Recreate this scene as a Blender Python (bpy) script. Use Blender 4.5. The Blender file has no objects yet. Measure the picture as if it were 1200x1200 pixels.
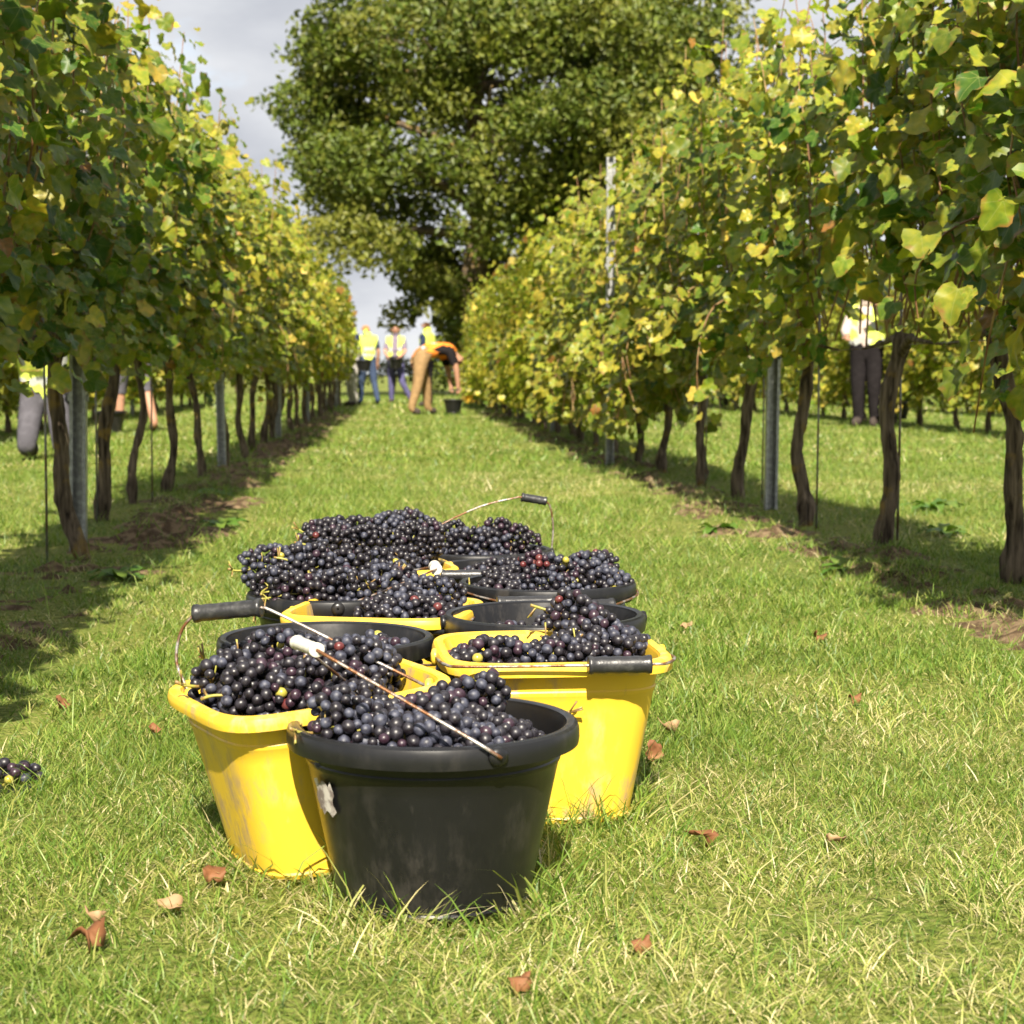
import bpy, math, random
import numpy as np
from mathutils import Vector, Matrix, Euler

# ------------------------------------------------------------------ camera, sky, sun, exposure
S = bpy.context.scene
COL = S.collection
R = math.radians
cam_d = bpy.data.cameras.new('camera'); cam = bpy.data.objects.new('camera', cam_d); COL.objects.link(cam)
cam.location = (0, 0, 0.63)
cam.rotation_euler = (R(90 - 4.357), 0, R(-3.668))
cam_d.sensor_fit = 'HORIZONTAL'; cam_d.sensor_width = 24.0; cam_d.lens = 42.0
cam_d.clip_start = 0.05; cam_d.clip_end = 6000
cam_d.dof.use_dof = True; cam_d.dof.focus_distance = 2.75; cam_d.dof.aperture_fstop = 7.1; cam_d.dof.aperture_blades = 9
S.camera = cam

SUN_EL, SUN_AZ = 43.0, 3.0            # sun stands behind the camera, a little to its left; light travels towards +Y
wd = bpy.data.worlds.new('World'); S.world = wd; wd.use_nodes = True
nt = wd.node_tree; N = nt.nodes; L = nt.links
bg = N['Background']; bg.inputs['Strength'].default_value = 0.1
sky = N.new('ShaderNodeTexSky'); sky.sky_type = 'NISHITA'; sky.sun_disc = False
sky.sun_elevation = R(SUN_EL); sky.sun_rotation = R(180 + SUN_AZ)
sky.air_density = 1.0; sky.dust_density = 1.5
tc = N.new('ShaderNodeTexCoord')
mp = N.new('ShaderNodeMapping'); mp.inputs['Scale'].default_value = (2.2, 2.2, 5.0); mp.inputs['Location'].default_value = (0.37, 0.2, 0.45)
nz = N.new('ShaderNodeTexNoise'); nz.inputs['Scale'].default_value = 1.6; nz.inputs['Detail'].default_value = 7; nz.inputs['Roughness'].default_value = 0.55
cr = N.new('ShaderNodeValToRGB'); cr.color_ramp.elements[0].position = 0.30; cr.color_ramp.elements[0].color = (0, 0, 0, 1)
cr.color_ramp.elements[1].position = 0.44; cr.color_ramp.elements[1].color = (1, 1, 1, 1)
nz2 = N.new('ShaderNodeTexNoise'); nz2.inputs['Scale'].default_value = 3.0; nz2.inputs['Detail'].default_value = 5
cr2 = N.new('ShaderNodeValToRGB'); cr2.color_ramp.elements[0].position = 0.33; cr2.color_ramp.elements[0].color = (2.15, 2.24, 2.45, 1)
cr2.color_ramp.elements[1].position = 0.66; cr2.color_ramp.elements[1].color = (3.6, 3.64, 3.72, 1)
mx = N.new('ShaderNodeMix'); mx.data_type = 'RGBA'
L.new(tc.outputs['Generated'], mp.inputs['Vector']); L.new(mp.outputs[0], nz.inputs['Vector']); L.new(mp.outputs[0], nz2.inputs['Vector'])
L.new(nz.outputs[0], cr.inputs[0]); L.new(nz2.outputs[0], cr2.inputs[0])
L.new(cr.outputs[0], mx.inputs['Factor']); L.new(sky.outputs[0], mx.inputs[6]); L.new(cr2.outputs[0], mx.inputs[7])
L.new(mx.outputs[2], bg.inputs['Color'])

sd = bpy.data.lights.new('sun', 'SUN'); sd.energy = 5.0; sd.angle = R(0.53); sd.color = (1.0, 0.91, 0.76)
sun = bpy.data.objects.new('sun', sd); COL.objects.link(sun)
sdir = Vector((math.sin(R(SUN_AZ)) * math.cos(R(SUN_EL)), math.cos(R(SUN_AZ)) * math.cos(R(SUN_EL)), -math.sin(R(SUN_EL))))
sun.rotation_euler = sdir.to_track_quat('-Z', 'Y').to_euler(); sun.location = (-2, -8, 12)
vs = S.view_settings; vs.view_transform = 'Standard'; vs.look = 'None'; vs.exposure = 1.45; vs.gamma = 1.0; vs.use_curve_mapping = False
S.render.engine = 'CYCLES'
S.cycles.max_bounces = 7; S.cycles.diffuse_bounces = 3; S.cycles.glossy_bounces = 3; S.cycles.transmission_bounces = 4
S.cycles.use_denoising = True; S.cycles.sample_clamp_indirect = 6.0
S.cycles.use_adaptive_sampling = True; S.cycles.adaptive_threshold = 0.015
try: S.cycles.denoising_prefilter = 'ACCURATE'
except Exception: pass

# ------------------------------------------------------------------ helpers
rng = np.random.default_rng(7)
random.seed(7)

def tag(o, label=None, cat=None, group=None, kind=None):
    if label: o['label'] = label
    if cat: o['category'] = cat
    if group: o['group'] = group
    if kind: o['kind'] = kind
    return o

def empty(name, loc, rot=(0, 0, 0)):
    o = bpy.data.objects.new(name, None); o.empty_display_size = 0.1
    o.location = loc; o.rotation_euler = rot; COL.objects.link(o); return o

def link(name, me, parent=None, loc=None, rot=None):
    o = bpy.data.objects.new(name, me); COL.objects.link(o)
    if parent is not None: o.parent = parent
    if loc is not None: o.location = loc
    if rot is not None: o.rotation_euler = rot
    return o

def mesh(name, V, F, mat=None, smooth=True, tint=None, luv=None, mats=None, midx=None):
    """V (n,3); F: list of equal- or mixed-length index lists, or an int array (m,k)"""
    me = bpy.data.meshes.new(name)
    V = np.asarray(V, dtype=np.float32)
    me.vertices.add(len(V)); me.vertices.foreach_set('co', V.ravel())
    if isinstance(F, np.ndarray):
        m, k = F.shape; flat = F.astype(np.int32).ravel(); tot = np.full(m, k, np.int32)
    else:
        tot = np.array([len(f) for f in F], np.int32); flat = np.array([i for f in F for i in f], np.int32); m = len(F)
    st = np.zeros(m, np.int32); st[1:] = np.cumsum(tot)[:-1]
    me.loops.add(len(flat)); me.loops.foreach_set('vertex_index', flat)
    me.polygons.add(m); me.polygons.foreach_set('loop_start', st); me.polygons.foreach_set('loop_total', tot)
    me.polygons.foreach_set('use_smooth', np.full(m, bool(smooth)))
    for x in ([mat] if mat else (mats or [])): me.materials.append(x)
    if midx is not None: me.polygons.foreach_set('material_index', np.asarray(midx, np.int32))
    if tint is not None:
        a = me.attributes.new('tint', 'FLOAT_COLOR', 'POINT'); a.data.foreach_set('color', np.asarray(tint, np.float32).ravel())
    if luv is not None:
        a = me.attributes.new('luv', 'FLOAT_VECTOR', 'POINT'); a.data.foreach_set('vector', np.asarray(luv, np.float32).ravel())
    me.update(calc_edges=True); me.validate()
    return me

class MB:
    """collects shapes of ONE part"""
    def __init__(s): s.V = []; s.F = []; s.n = 0
    def add(s, V, F):
        V = np.asarray(V, float); s.V.append(V); s.F += [[i + s.n for i in f] for f in F]; s.n += len(V); return s
    def mesh(s, name, mat, smooth=True, **k): return mesh(name, np.vstack(s.V), s.F, mat, smooth, **k)
    def build(s, name, mat, parent=None, smooth=True, **k): return link(name, s.mesh(name, mat, smooth, **k), parent)

def catmull(P, k=5):
    P = np.asarray(P, float); Q = np.vstack([2 * P[0] - P[1], P, 2 * P[-1] - P[-2]]); out = []
    for i in range(1, len(Q) - 2):
        a, b, c, d = Q[i - 1], Q[i], Q[i + 1], Q[i + 2]
        for t in np.arange(k) / k:
            out.append(0.5 * ((2 * b) + (c - a) * t + (2 * a - 5 * b + 4 * c - d) * t * t + (3 * b - a - 3 * c + d) * t ** 3))
    out.append(P[-1]); return np.array(out)

def tube(P, rad, sides=8, caps=True, rnoise=None):
    P = np.asarray(P, float); n = len(P); rad = np.broadcast_to(np.asarray(rad, float), (n,))
    T = np.gradient(P, axis=0); T /= np.linalg.norm(T, axis=1)[:, None] + 1e-12
    a = np.array([0, 0, 1.0]) if abs(T[0][2]) < 0.9 else np.array([1.0, 0, 0])
    u = np.cross(T[0], a); u /= np.linalg.norm(u); V = []
    ang = np.arange(sides) / sides * 2 * np.pi
    for i in range(n):
        u = u - T[i] * (u @ T[i]); u /= np.linalg.norm(u); v = np.cross(T[i], u)
        r = rad[i] * (np.ones(sides) if rnoise is None else rnoise[i])
        V.append(P[i] + (np.cos(ang) * r)[:, None] * u + (np.sin(ang) * r)[:, None] * v)
    V = np.vstack(V); F = []
    for i in range(n - 1):
        for j in range(sides):
            k = (j + 1) % sides; F.append([i * sides + j, i * sides + k, (i + 1) * sides + k, (i + 1) * sides + j])
    if caps:
        F.append(list(range(sides))[::-1]); F.append([(n - 1) * sides + j for j in range(sides)])
    return V, F

def revolve(prof, seg=56, expn=None, close=False):
    """prof: list of (r, z[, n]); superellipse exponent n (2 = round)"""
    ang = (np.arange(seg) + 0.5) / seg * 2 * np.pi; V = []; F = []
    for p in prof:
        n = p[2] if len(p) > 2 else 2.0
        rr = p[0] / (np.abs(np.cos(ang)) ** n + np.abs(np.sin(ang)) ** n) ** (1 / n)
        V.append(np.c_[rr * np.cos(ang), rr * np.sin(ang), np.full(seg, p[1])])
    m = len(prof)
    for i in range(m if close else m - 1):
        i2 = (i + 1) % m
        for j in range(seg):
            k = (j + 1) % seg; F.append([i * seg + j, i * seg + k, i2 * seg + k, i2 * seg + j])
    return np.vstack(V), F

def box(x0, x1, y0, y1, z0, z1):
    V = [(x, y, z) for z in (z0, z1) for y in (y0, y1) for x in (x0, x1)]
    F = [[0, 2, 3, 1], [4, 5, 7, 6], [0, 1, 5, 4], [2, 6, 7, 3], [0, 4, 6, 2], [1, 3, 7, 5]]
    return np.array(V, float), F

def ico(sub):
    import bmesh
    bm = bmesh.new(); bmesh.ops.create_icosphere(bm, subdivisions=sub, radius=1.0)
    V = np.array([v.co[:] for v in bm.verts]); F = [[v.index for v in f.verts] for f in bm.faces]; bm.free(); return V, F

_lat = np.random.default_rng(99).random((8, 256, 256))
def vnoise(x, y, sc, ch=0):
    x = np.asarray(x, float) * sc + 137.3; y = np.asarray(y, float) * sc + 71.9
    xi = np.floor(x).astype(int); yi = np.floor(y).astype(int); fx = x - xi; fy = y - yi
    fx = fx * fx * (3 - 2 * fx); fy = fy * fy * (3 - 2 * fy); g = _lat[ch]
    a = g[xi % 256, yi % 256]; b = g[(xi + 1) % 256, yi % 256]; c = g[xi % 256, (yi + 1) % 256]; d = g[(xi + 1) % 256, (yi + 1) % 256]
    return (a * (1 - fx) + b * fx) * (1 - fy) + (c * (1 - fx) + d * fx) * fy

def ground_h(x, y):
    return 0.020 * (vnoise(x, y, 1.3, 0) - 0.5) + 0.012 * (vnoise(x, y, 4.0, 1) - 0.5)

# ------------------------------------------------------------------ materials
def new_mat(name):
    m = bpy.data.materials.new(name); m.use_nodes = True
    return m, m.node_tree.nodes, m.node_tree.links, m.node_tree.nodes['Principled BSDF']

def simple(name, col, rough=0.6, spec=0.5, metal=0.0, noise=0.0, nscale=30.0, bump=0.0, bscale=60.0, col2=None, thresh=(0.45, 0.6)):
    m, N, L, b = new_mat(name)
    b.inputs['Base Color'].default_value = (*col, 1); b.inputs['Roughness'].default_value = rough
    b.inputs['Specular IOR Level'].default_value = spec; b.inputs['Metallic'].default_value = metal
    tc = N.new('ShaderNodeTexCoord')
    if noise or col2:
        nz = N.new('ShaderNodeTexNoise'); nz.inputs['Scale'].default_value = nscale; nz.inputs['Detail'].default_value = 6
        L.new(tc.outputs['Object'], nz.inputs['Vector'])
        r = N.new('ShaderNodeValToRGB'); r.color_ramp.elements[0].position, r.color_ramp.elements[1].position = thresh
        c2 = col2 or tuple(c * (1 + noise) for c in col)
        r.color_ramp.elements[0].color = (*col, 1); r.color_ramp.elements[1].color = (*c2, 1)
        L.new(nz.outputs[0], r.inputs[0]); L.new(r.outputs[0], b.inputs['Base Color'])
    if bump:
        n2 = N.new('ShaderNodeTexNoise'); n2.inputs['Scale'].default_value = bscale; n2.inputs['Detail'].default_value = 5
        L.new(tc.outputs['Object'], n2.inputs['Vector'])
        bp = N.new('ShaderNodeBump'); bp.inputs['Strength'].default_value = bump; bp.inputs['Distance'].default_value = 0.01
        L.new(n2.outputs[0], bp.inputs['Height']); L.new(bp.outputs[0], b.inputs['Normal'])
    return m

def leafy(name, transl=0.35, rough=0.5, veins=False, spec=0.4, objrand=False, sat=1.0):
    m, N, L, b = new_mat(name)
    at = N.new('ShaderNodeAttribute'); at.attribute_name = 'tint'
    col = at.outputs['Color']
    def mix(fac, a, c, bt='MIX'):
        x = N.new('ShaderNodeMix'); x.data_type = 'RGBA'; x.blend_type = bt
        (L.new(fac, x.inputs['Factor']) if not isinstance(fac, float) else setattr(x.inputs['Factor'], 'default_value', fac))
        L.new(a, x.inputs[6]); (L.new(c, x.inputs[7]) if not isinstance(c, tuple) else setattr(x.inputs[7], 'default_value', c)); return x.outputs[2]
    def mth(op, a, c=None):
        x = N.new('ShaderNodeMath'); x.operation = op
        for i, q in enumerate((a, c)):
            if q is None: continue
            (setattr(x.inputs[i], 'default_value', q) if isinstance(q, (int, float)) else L.new(q, x.inputs[i]))
        return x.outputs[0]
    if veins:
        la = N.new('ShaderNodeAttribute'); la.attribute_name = 'luv'
        sp = N.new('ShaderNodeSeparateXYZ'); L.new(la.outputs['Vector'], sp.inputs[0])
        ang = mth('ARCTAN2', sp.outputs[0], sp.outputs[1])
        rr = mth('POWER', mth('ADD', mth('MULTIPLY', sp.outputs[0], sp.outputs[0]), mth('MULTIPLY', sp.outputs[1], sp.outputs[1])), 0.5)
        d = mth('MULTIPLY', mth('ABSOLUTE', mth('SINE', mth('MULTIPLY', ang, 3.6))), rr)
        vein = mth('LESS_THAN', d, 0.035)
        nm = N.new('ShaderNodeTexNoise'); nm.inputs['Scale'].default_value = 3.5; nm.inputs['Detail'].default_value = 5; L.new(la.outputs['Vector'], nm.inputs['Vector'])
        rm = N.new('ShaderNodeValToRGB'); rm.color_ramp.elements[0].position = 0.33; rm.color_ramp.elements[1].position = 0.68
        rm.color_ramp.elements[0].color = (0.68, 0.80, 0.8, 1); rm.color_ramp.elements[1].color = (1.42, 1.18, 1.0, 1); L.new(nm.outputs[0], rm.inputs[0])
        col = mix(1.0, col, rm.outputs[0], 'MULTIPLY')
        col = mix(mth('MULTIPLY', vein, 0.35), col, (0.30, 0.30, 0.10, 1))
        nz = N.new('ShaderNodeTexNoise'); nz.inputs['Scale'].default_value = 2.6; nz.inputs['Detail'].default_value = 4
        L.new(la.outputs['Vector'], nz.inputs['Vector'])
        e = mth('ADD', mth('MULTIPLY', at.outputs['Alpha'], 0.34), nz.outputs[0])
        rp = N.new('ShaderNodeValToRGB'); rp.color_ramp.elements[0].position = 0.80; rp.color_ramp.elements[1].position = 0.98
        rp.color_ramp.elements[0].color = (0, 0, 0, 1); rp.color_ramp.elements[1].color = (1, 1, 1, 1); L.new(e, rp.inputs[0])
        col = mix(rp.outputs[0], col, (0.24, 0.13, 0.035, 1))
    if objrand:
        oi = N.new('ShaderNodeObjectInfo'); hs = N.new('ShaderNodeHueSaturation')
        L.new(mth('ADD', mth('MULTIPLY', oi.outputs['Random'], 0.6), 0.72), hs.inputs['Value']); L.new(col, hs.inputs['Color']); col = hs.outputs[0]
    L.new(col, b.inputs['Base Color']); b.inputs['Roughness'].default_value = rough; b.inputs['Specular IOR Level'].default_value = spec
    tr = N.new('ShaderNodeBsdfTranslucent'); L.new(mix(1.0, col, (1.05, 1.25, 0.5, 1), 'MULTIPLY'), tr.inputs['Color'])
    ms = N.new('ShaderNodeMixShader'); ms.inputs[0].default_value = transl
    L.new(b.outputs[0], ms.inputs[1]); L.new(tr.outputs[0], ms.inputs[2]); L.new(ms.outputs[0], N['Material Output'].inputs[0])
    return m

M = {}
M['leaf'] = leafy('vine_leaf', 0.40, 0.42, veins=True, objrand=True, spec=0.28)
M['oak_leaf'] = leafy('oak_leaf', 0.22, 0.55)
M['grass'] = leafy('grass_blade', 0.30, 0.45, spec=0.35)
M['cane'] = simple('cane_bark', (0.16, 0.075, 0.03), 0.6, col2=(0.26, 0.17, 0.06), nscale=14)
M['galv'] = simple('galvanised_steel', (0.26, 0.265, 0.26), 0.45, metal=0.7, col2=(0.38, 0.385, 0.38), nscale=45, bump=0.05)
M['rod'] = simple('rod_steel', (0.20, 0.20, 0.19), 0.5, metal=0.6, col2=(0.16, 0.10, 0.07), nscale=25)
M['grip_black'] = simple('grip_black_plastic', (0.018, 0.018, 0.02), 0.38, col2=(0.05, 0.05, 0.05), nscale=70, thresh=(0.5, 0.75), bump=0.08, bscale=300)
M['grip_white'] = simple('grip_white_plastic', (0.52, 0.50, 0.44), 0.4, col2=(0.34, 0.28, 0.20), nscale=60, thresh=(0.55, 0.75))
M['wire'] = simple('rusty_wire', (0.36, 0.34, 0.32), 0.42, metal=0.55, col2=(0.17, 0.075, 0.03), nscale=40, thresh=(0.40, 0.55), bump=0.2, bscale=200)
M['stem'] = simple('grape_stem', (0.26, 0.25, 0.045), 0.5, col2=(0.20, 0.12, 0.04), nscale=60)
M['soil'] = simple('soil', (0.070, 0.046, 0.026), 0.95, 0.1, col2=(0.17, 0.12, 0.07), nscale=22, bump=1.0, bscale=70)
M['sticker'] = simple('torn_sticker', (0.45, 0.42, 0.38), 0.7, col2=(0.16, 0.13, 0.12), nscale=60)
M['skin'] = simple('skin', (0.36, 0.19, 0.12), 0.5)

def bark_mat():
    m, N, L, b = new_mat('vine_bark'); tc = N.new('ShaderNodeTexCoord')
    mp = N.new('ShaderNodeMapping'); mp.inputs['Scale'].default_value = (28, 28, 3.2); L.new(tc.outputs['Object'], mp.inputs[0])
    nz = N.new('ShaderNodeTexNoise'); nz.inputs['Scale'].default_value = 2.2; nz.inputs['Detail'].default_value = 8; L.new(mp.outputs[0], nz.inputs[0])
    r = N.new('ShaderNodeValToRGB'); r.color_ramp.elements[0].position = 0.32; r.color_ramp.elements[1].position = 0.70
    r.color_ramp.elements[0].color = (0.016, 0.011, 0.007, 1); r.color_ramp.elements[1].color = (0.19, 0.145, 0.10, 1); L.new(nz.outputs[0], r.inputs[0])
    n2 = N.new('ShaderNodeTexNoise'); n2.inputs['Scale'].default_value = 9; n2.inputs['Detail'].default_value = 6; L.new(tc.outputs['Object'], n2.inputs[0])
    oi = N.new('ShaderNodeObjectInfo'); ad = N.new('ShaderNodeMath'); ad.operation = 'MULTIPLY_ADD'; L.new(oi.outputs['Random'], ad.inputs[0]); ad.inputs[1].default_value = 0.10; L.new(n2.outputs[0], ad.inputs[2])
    r2 = N.new('ShaderNodeValToRGB'); r2.color_ramp.elements[0].position = 0.62; r2.color_ramp.elements[1].position = 0.72
    r2.color_ramp.elements[0].color = (0, 0, 0, 1); r2.color_ramp.elements[1].color = (0.75, 0.75, 0.75, 1); L.new(ad.outputs[0], r2.inputs[0])
    mx = N.new('ShaderNodeMix'); mx.data_type = 'RGBA'; L.new(r2.outputs[0], mx.inputs[0]); L.new(r.outputs[0], mx.inputs[6]); mx.inputs[7].default_value = (0.25, 0.16, 0.03, 1)
    L.new(mx.outputs[2], b.inputs['Base Color']); b.inputs['Roughness'].default_value = 0.9; b.inputs['Specular IOR Level'].default_value = 0.15
    bp = N.new('ShaderNodeBump'); bp.inputs['Strength'].default_value = 0.9; bp.inputs['Distance'].default_value = 0.012; L.new(nz.outputs[0], bp.inputs['Height']); L.new(bp.outputs[0], b.inputs['Normal'])
    return m
M['bark'] = bark_mat()

def plastic(name, col, dirt, rough, dirt_amt, streak=None):
    m, N, L, b = new_mat(name); tc = N.new('ShaderNodeTexCoord')
    oi = N.new('ShaderNodeObjectInfo'); va = N.new('ShaderNodeVectorMath'); va.operation = 'ADD'
    sc = N.new('ShaderNodeVectorMath'); sc.operation = 'SCALE'; cx = N.new('ShaderNodeCombineXYZ')
    for i in range(3): L.new(oi.outputs['Random'], cx.inputs[i])
    L.new(cx.outputs[0], sc.inputs[0]); sc.inputs['Scale'].default_value = 9.0
    L.new(tc.outputs['Object'], va.inputs[0]); L.new(sc.outputs[0], va.inputs[1])
    def nz(scale, det, vec, ro=0.6):
        n = N.new('ShaderNodeTexNoise'); n.inputs['Scale'].default_value = scale; n.inputs['Detail'].default_value = det; n.inputs['Roughness'].default_value = ro; L.new(vec, n.inputs[0]); return n.outputs[0]
    def ramp(x, a, c, hi=1.0):
        r = N.new('ShaderNodeValToRGB'); r.color_ramp.elements[0].position = a; r.color_ramp.elements[1].position = c
        r.color_ramp.elements[0].color = (0, 0, 0, 1); r.color_ramp.elements[1].color = (hi, hi, hi, 1); L.new(x, r.inputs[0]); return r.outputs[0]
    def mul(a, c):
        x = N.new('ShaderNodeMath'); x.operation = 'MULTIPLY'; L.new(a, x.inputs[0]); L.new(c, x.inputs[1]); return x.outputs[0]
    mp = N.new('ShaderNodeMapping'); mp.inputs['Scale'].default_value = (1, 1, 0.35); L.new(va.outputs[0], mp.inputs[0])
    f1 = mul(ramp(nz(7, 3, va.outputs[0]), 0.44, 0.60), ramp(nz(38, 8, mp.outputs[0], 0.7), 0.47, 0.62, dirt_amt))
    f2 = ramp(nz(90, 6, mp.outputs[0], 0.75), 0.62, 0.74, dirt_amt * 0.6)
    mpv = N.new('ShaderNodeMapping'); mpv.inputs['Scale'].default_value = (60, 60, 1.2); L.new(va.outputs[0], mpv.inputs[0])
    f3 = mul(ramp(nz(1.0, 3, mpv.outputs[0]), 0.66, 0.72, 0.6 * dirt_amt), ramp(nz(9, 2, va.outputs[0]), 0.5, 0.6))
    cur = None
    for f, c in ((f1, dirt), (f2, dirt), (f3, streak or dirt)):
        x = N.new('ShaderNodeMix'); x.data_type = 'RGBA'; L.new(f, x.inputs[0])
        if cur is None: x.inputs[6].default_value = (*col, 1)
        else: L.new(cur, x.inputs[6])
        x.inputs[7].default_value = (*c, 1); cur = x.outputs[2]
    L.new(cur, b.inputs['Base Color']); b.inputs['Specular IOR Level'].default_value = 0.45
    rm = N.new('ShaderNodeMath'); rm.operation = 'MULTIPLY_ADD'; L.new(nz(20, 5, va.outputs[0]), rm.inputs[0]); rm.inputs[1].default_value = 0.35; rm.inputs[2].default_value = rough - 0.17; L.new(rm.outputs[0], b.inputs['Roughness'])
    bp = N.new('ShaderNodeBump'); bp.inputs['Strength'].default_value = 0.12; bp.inputs['Distance'].default_value = 0.004; L.new(nz(14, 4, va.outputs[0]), bp.inputs['Height']); L.new(bp.outputs[0], b.inputs['Normal'])
    return m
M['black'] = plastic('black_bucket_plastic', (0.007, 0.007, 0.008), (0.09, 0.08, 0.07), 0.34, 0.22)
M['yellow'] = plastic('yellow_bucket_plastic', (0.70, 0.465, 0.035), (0.40, 0.27, 0.15), 0.40, 0.95, (0.25, 0.15, 0.03))

def grape_mat(name, deep, bloom, amount, rough):
    m, N, L, b = new_mat(name); tc = N.new('ShaderNodeTexCoord'); oi = N.new('ShaderNodeObjectInfo')
    va = N.new('ShaderNodeVectorMath'); va.operation = 'ADD'; cx = N.new('ShaderNodeCombineXYZ')
    sc = N.new('ShaderNodeMath'); sc.operation = 'MULTIPLY'; sc.inputs[1].default_value = 11.0; L.new(oi.outputs['Random'], sc.inputs[0])
    for i in range(3): L.new(sc.outputs[0], cx.inputs[i])
    L.new(tc.outputs['Object'], va.inputs[0]); L.new(cx.outputs[0], va.inputs[1])
    nz = N.new('ShaderNodeTexNoise'); nz.inputs['Scale'].default_value = 1.1; nz.inputs['Detail'].default_value = 5; L.new(va.outputs[0], nz.inputs[0])
    r = N.new('ShaderNodeValToRGB'); r.color_ramp.elements[0].position = 0.36; r.color_ramp.elements[1].position = 0.70
    r.color_ramp.elements[0].color = (*deep, 1); r.color_ramp.elements[1].color = (*(d * (1 - amount) + c * amount for d, c in zip(deep, bloom)), 1)
    L.new(nz.outputs[0], r.inputs[0]); L.new(r.outputs[0], b.inputs['Base Color'])
    rm = N.new('ShaderNodeMath'); rm.operation = 'MULTIPLY_ADD'; L.new(nz.outputs[0], rm.inputs[0]); rm.inputs[1].default_value = 0.35; rm.inputs[2].default_value = rough - 0.15; L.new(rm.outputs[0], b.inputs['Roughness'])
    b.inputs['Specular IOR Level'].default_value = 0.5
    return m
GM = [grape_mat('grape_black', (0.007, 0.005, 0.007), (0.042, 0.040, 0.054), 0.5, 0.38),
      grape_mat('grape_blue_bloom', (0.014, 0.014, 0.024), (0.068, 0.074, 0.108), 0.8, 0.50),
      grape_mat('grape_purple', (0.020, 0.008, 0.014), (0.07, 0.045, 0.07), 0.5, 0.36),
      grape_mat('grape_red', (0.075, 0.010, 0.012), (0.15, 0.06, 0.05), 0.5, 0.35),
      grape_mat('grape_green', (0.28, 0.25, 0.03), (0.36, 0.30, 0.10), 0.5, 0.35)]

# ------------------------------------------------------------------ ground
def lines(pts):
    return np.unique(np.round(np.concatenate(pts), 4))
gx = lines([np.arange(-9, 10.01, 0.14), -9 - np.geomspace(0.4, 2500, 22), 10 + np.geomspace(0.4, 2500, 22)])
gy = lines([np.arange(-3, 46.01, 0.14), 46 + np.geomspace(0.4, 3500, 26), -3 - np.geomspace(0.4, 800, 14)])
GX, GY = np.meshgrid(gx, gy)
fade = np.clip((60 - np.hypot(GX, GY)) / 15, 0, 1)
GZ = ground_h(GX, GY) * fade
nx, ny = len(gx), len(gy)
ii = (np.arange(ny - 1)[:, None] * nx + np.arange(nx - 1)[None]).ravel()
GF = np.c_[ii, ii + 1, ii + nx + 1, ii + nx]
def ground_mat():
    m, N, L, b = new_mat('meadow_ground'); tc = N.new('ShaderNodeTexCoord')
    def nz(s, d): n = N.new('ShaderNodeTexNoise'); n.inputs['Scale'].default_value = s; n.inputs['Detail'].default_value = d; L.new(tc.outputs['Object'], n.inputs[0]); return n.outputs[0]
    r = N.new('ShaderNodeValToRGB'); e = r.color_ramp.elements
    e[0].position = 0.30; e[0].color = (0.055, 0.075, 0.014, 1); e[1].position = 0.72; e[1].color = (0.24, 0.22, 0.085, 1)
    e.new(0.5).color = (0.12, 0.15, 0.03, 1); L.new(nz(55, 8), r.inputs[0])
    r2 = N.new('ShaderNodeValToRGB'); r2.color_ramp.elements[0].color = (0.75, 0.85, 0.7, 1); r2.color_ramp.elements[1].color = (1.25, 1.15, 1.1, 1)
    r2.color_ramp.elements[0].position = 0.35; r2.color_ramp.elements[1].position = 0.65; L.new(nz(1.2, 4), r2.inputs[0])
    mx = N.new('ShaderNodeMix'); mx.data_type = 'RGBA'; mx.blend_type = 'MULTIPLY'; mx.inputs[0].default_value = 1; L.new(r.outputs[0], mx.inputs[6]); L.new(r2.outputs[0], mx.inputs[7])
    L.new(mx.outputs[2], b.inputs['Base Color']); b.inputs['Roughness'].default_value = 0.9; b.inputs['Specular IOR Level'].default_value = 0.1
    bp = N.new('ShaderNodeBump'); bp.inputs['Strength'].default_value = 0.8; bp.inputs['Distance'].default_value = 0.02; L.new(nz(90, 6), bp.inputs['Height']); L.new(bp.outputs[0], b.inputs['Normal'])
    return m
tag(link('ground', mesh('ground', np.c_[GX.ravel(), GY.ravel(), GZ.ravel()], GF, ground_mat())), 'mown grassy vineyard alley floor running to the horizon', 'ground', kind='structure')

XL, XR = -1.20, 1.74                      # the two vine rows beside the alley
ROWS2 = (-4.15, 6.35, -7.1, 9.3)
def soil_height(dx, y, X):
    dx = dx - (.20 if X < 0 else -.20) * (.6 + .8 * vnoise(y, y * 0, .8, 5))
    ridge = np.exp(-(dx / 0.27) ** 2) * (0.10 + 1.1 * vnoise(dx + X * 3, y, 1.7, 2))
    lump = (vnoise(dx + X * 3, y, 8, 3) - 0.5) * 0.06 + (vnoise(dx + X, y, 19, 4) - 0.5) * 0.05
    return -0.030 + (0.055 if X < 0 else 0.040) * ridge + lump * np.exp(-(dx / 0.40) ** 2)
for X in (XL, XR):
    dx = np.arange(-0.96, 0.961, 0.04); yy = np.arange(1.0, 30, 0.045)
    A, B = np.meshgrid(dx, yy); Z = soil_height(A, B, X) + ground_h(A + X, B)
    n = len(dx); ii = (np.arange(len(yy) - 1)[:, None] * n + np.arange(n - 1)[None]).ravel()
    tag(link('soil_strip', mesh('soil_strip', np.c_[(A + X).ravel(), B.ravel(), Z.ravel()], np.c_[ii, ii + 1, ii + n + 1, ii + n], M['soil'])),
        'bare crumbly brown soil ridge under the vine row', 'soil', kind='structure')

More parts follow.
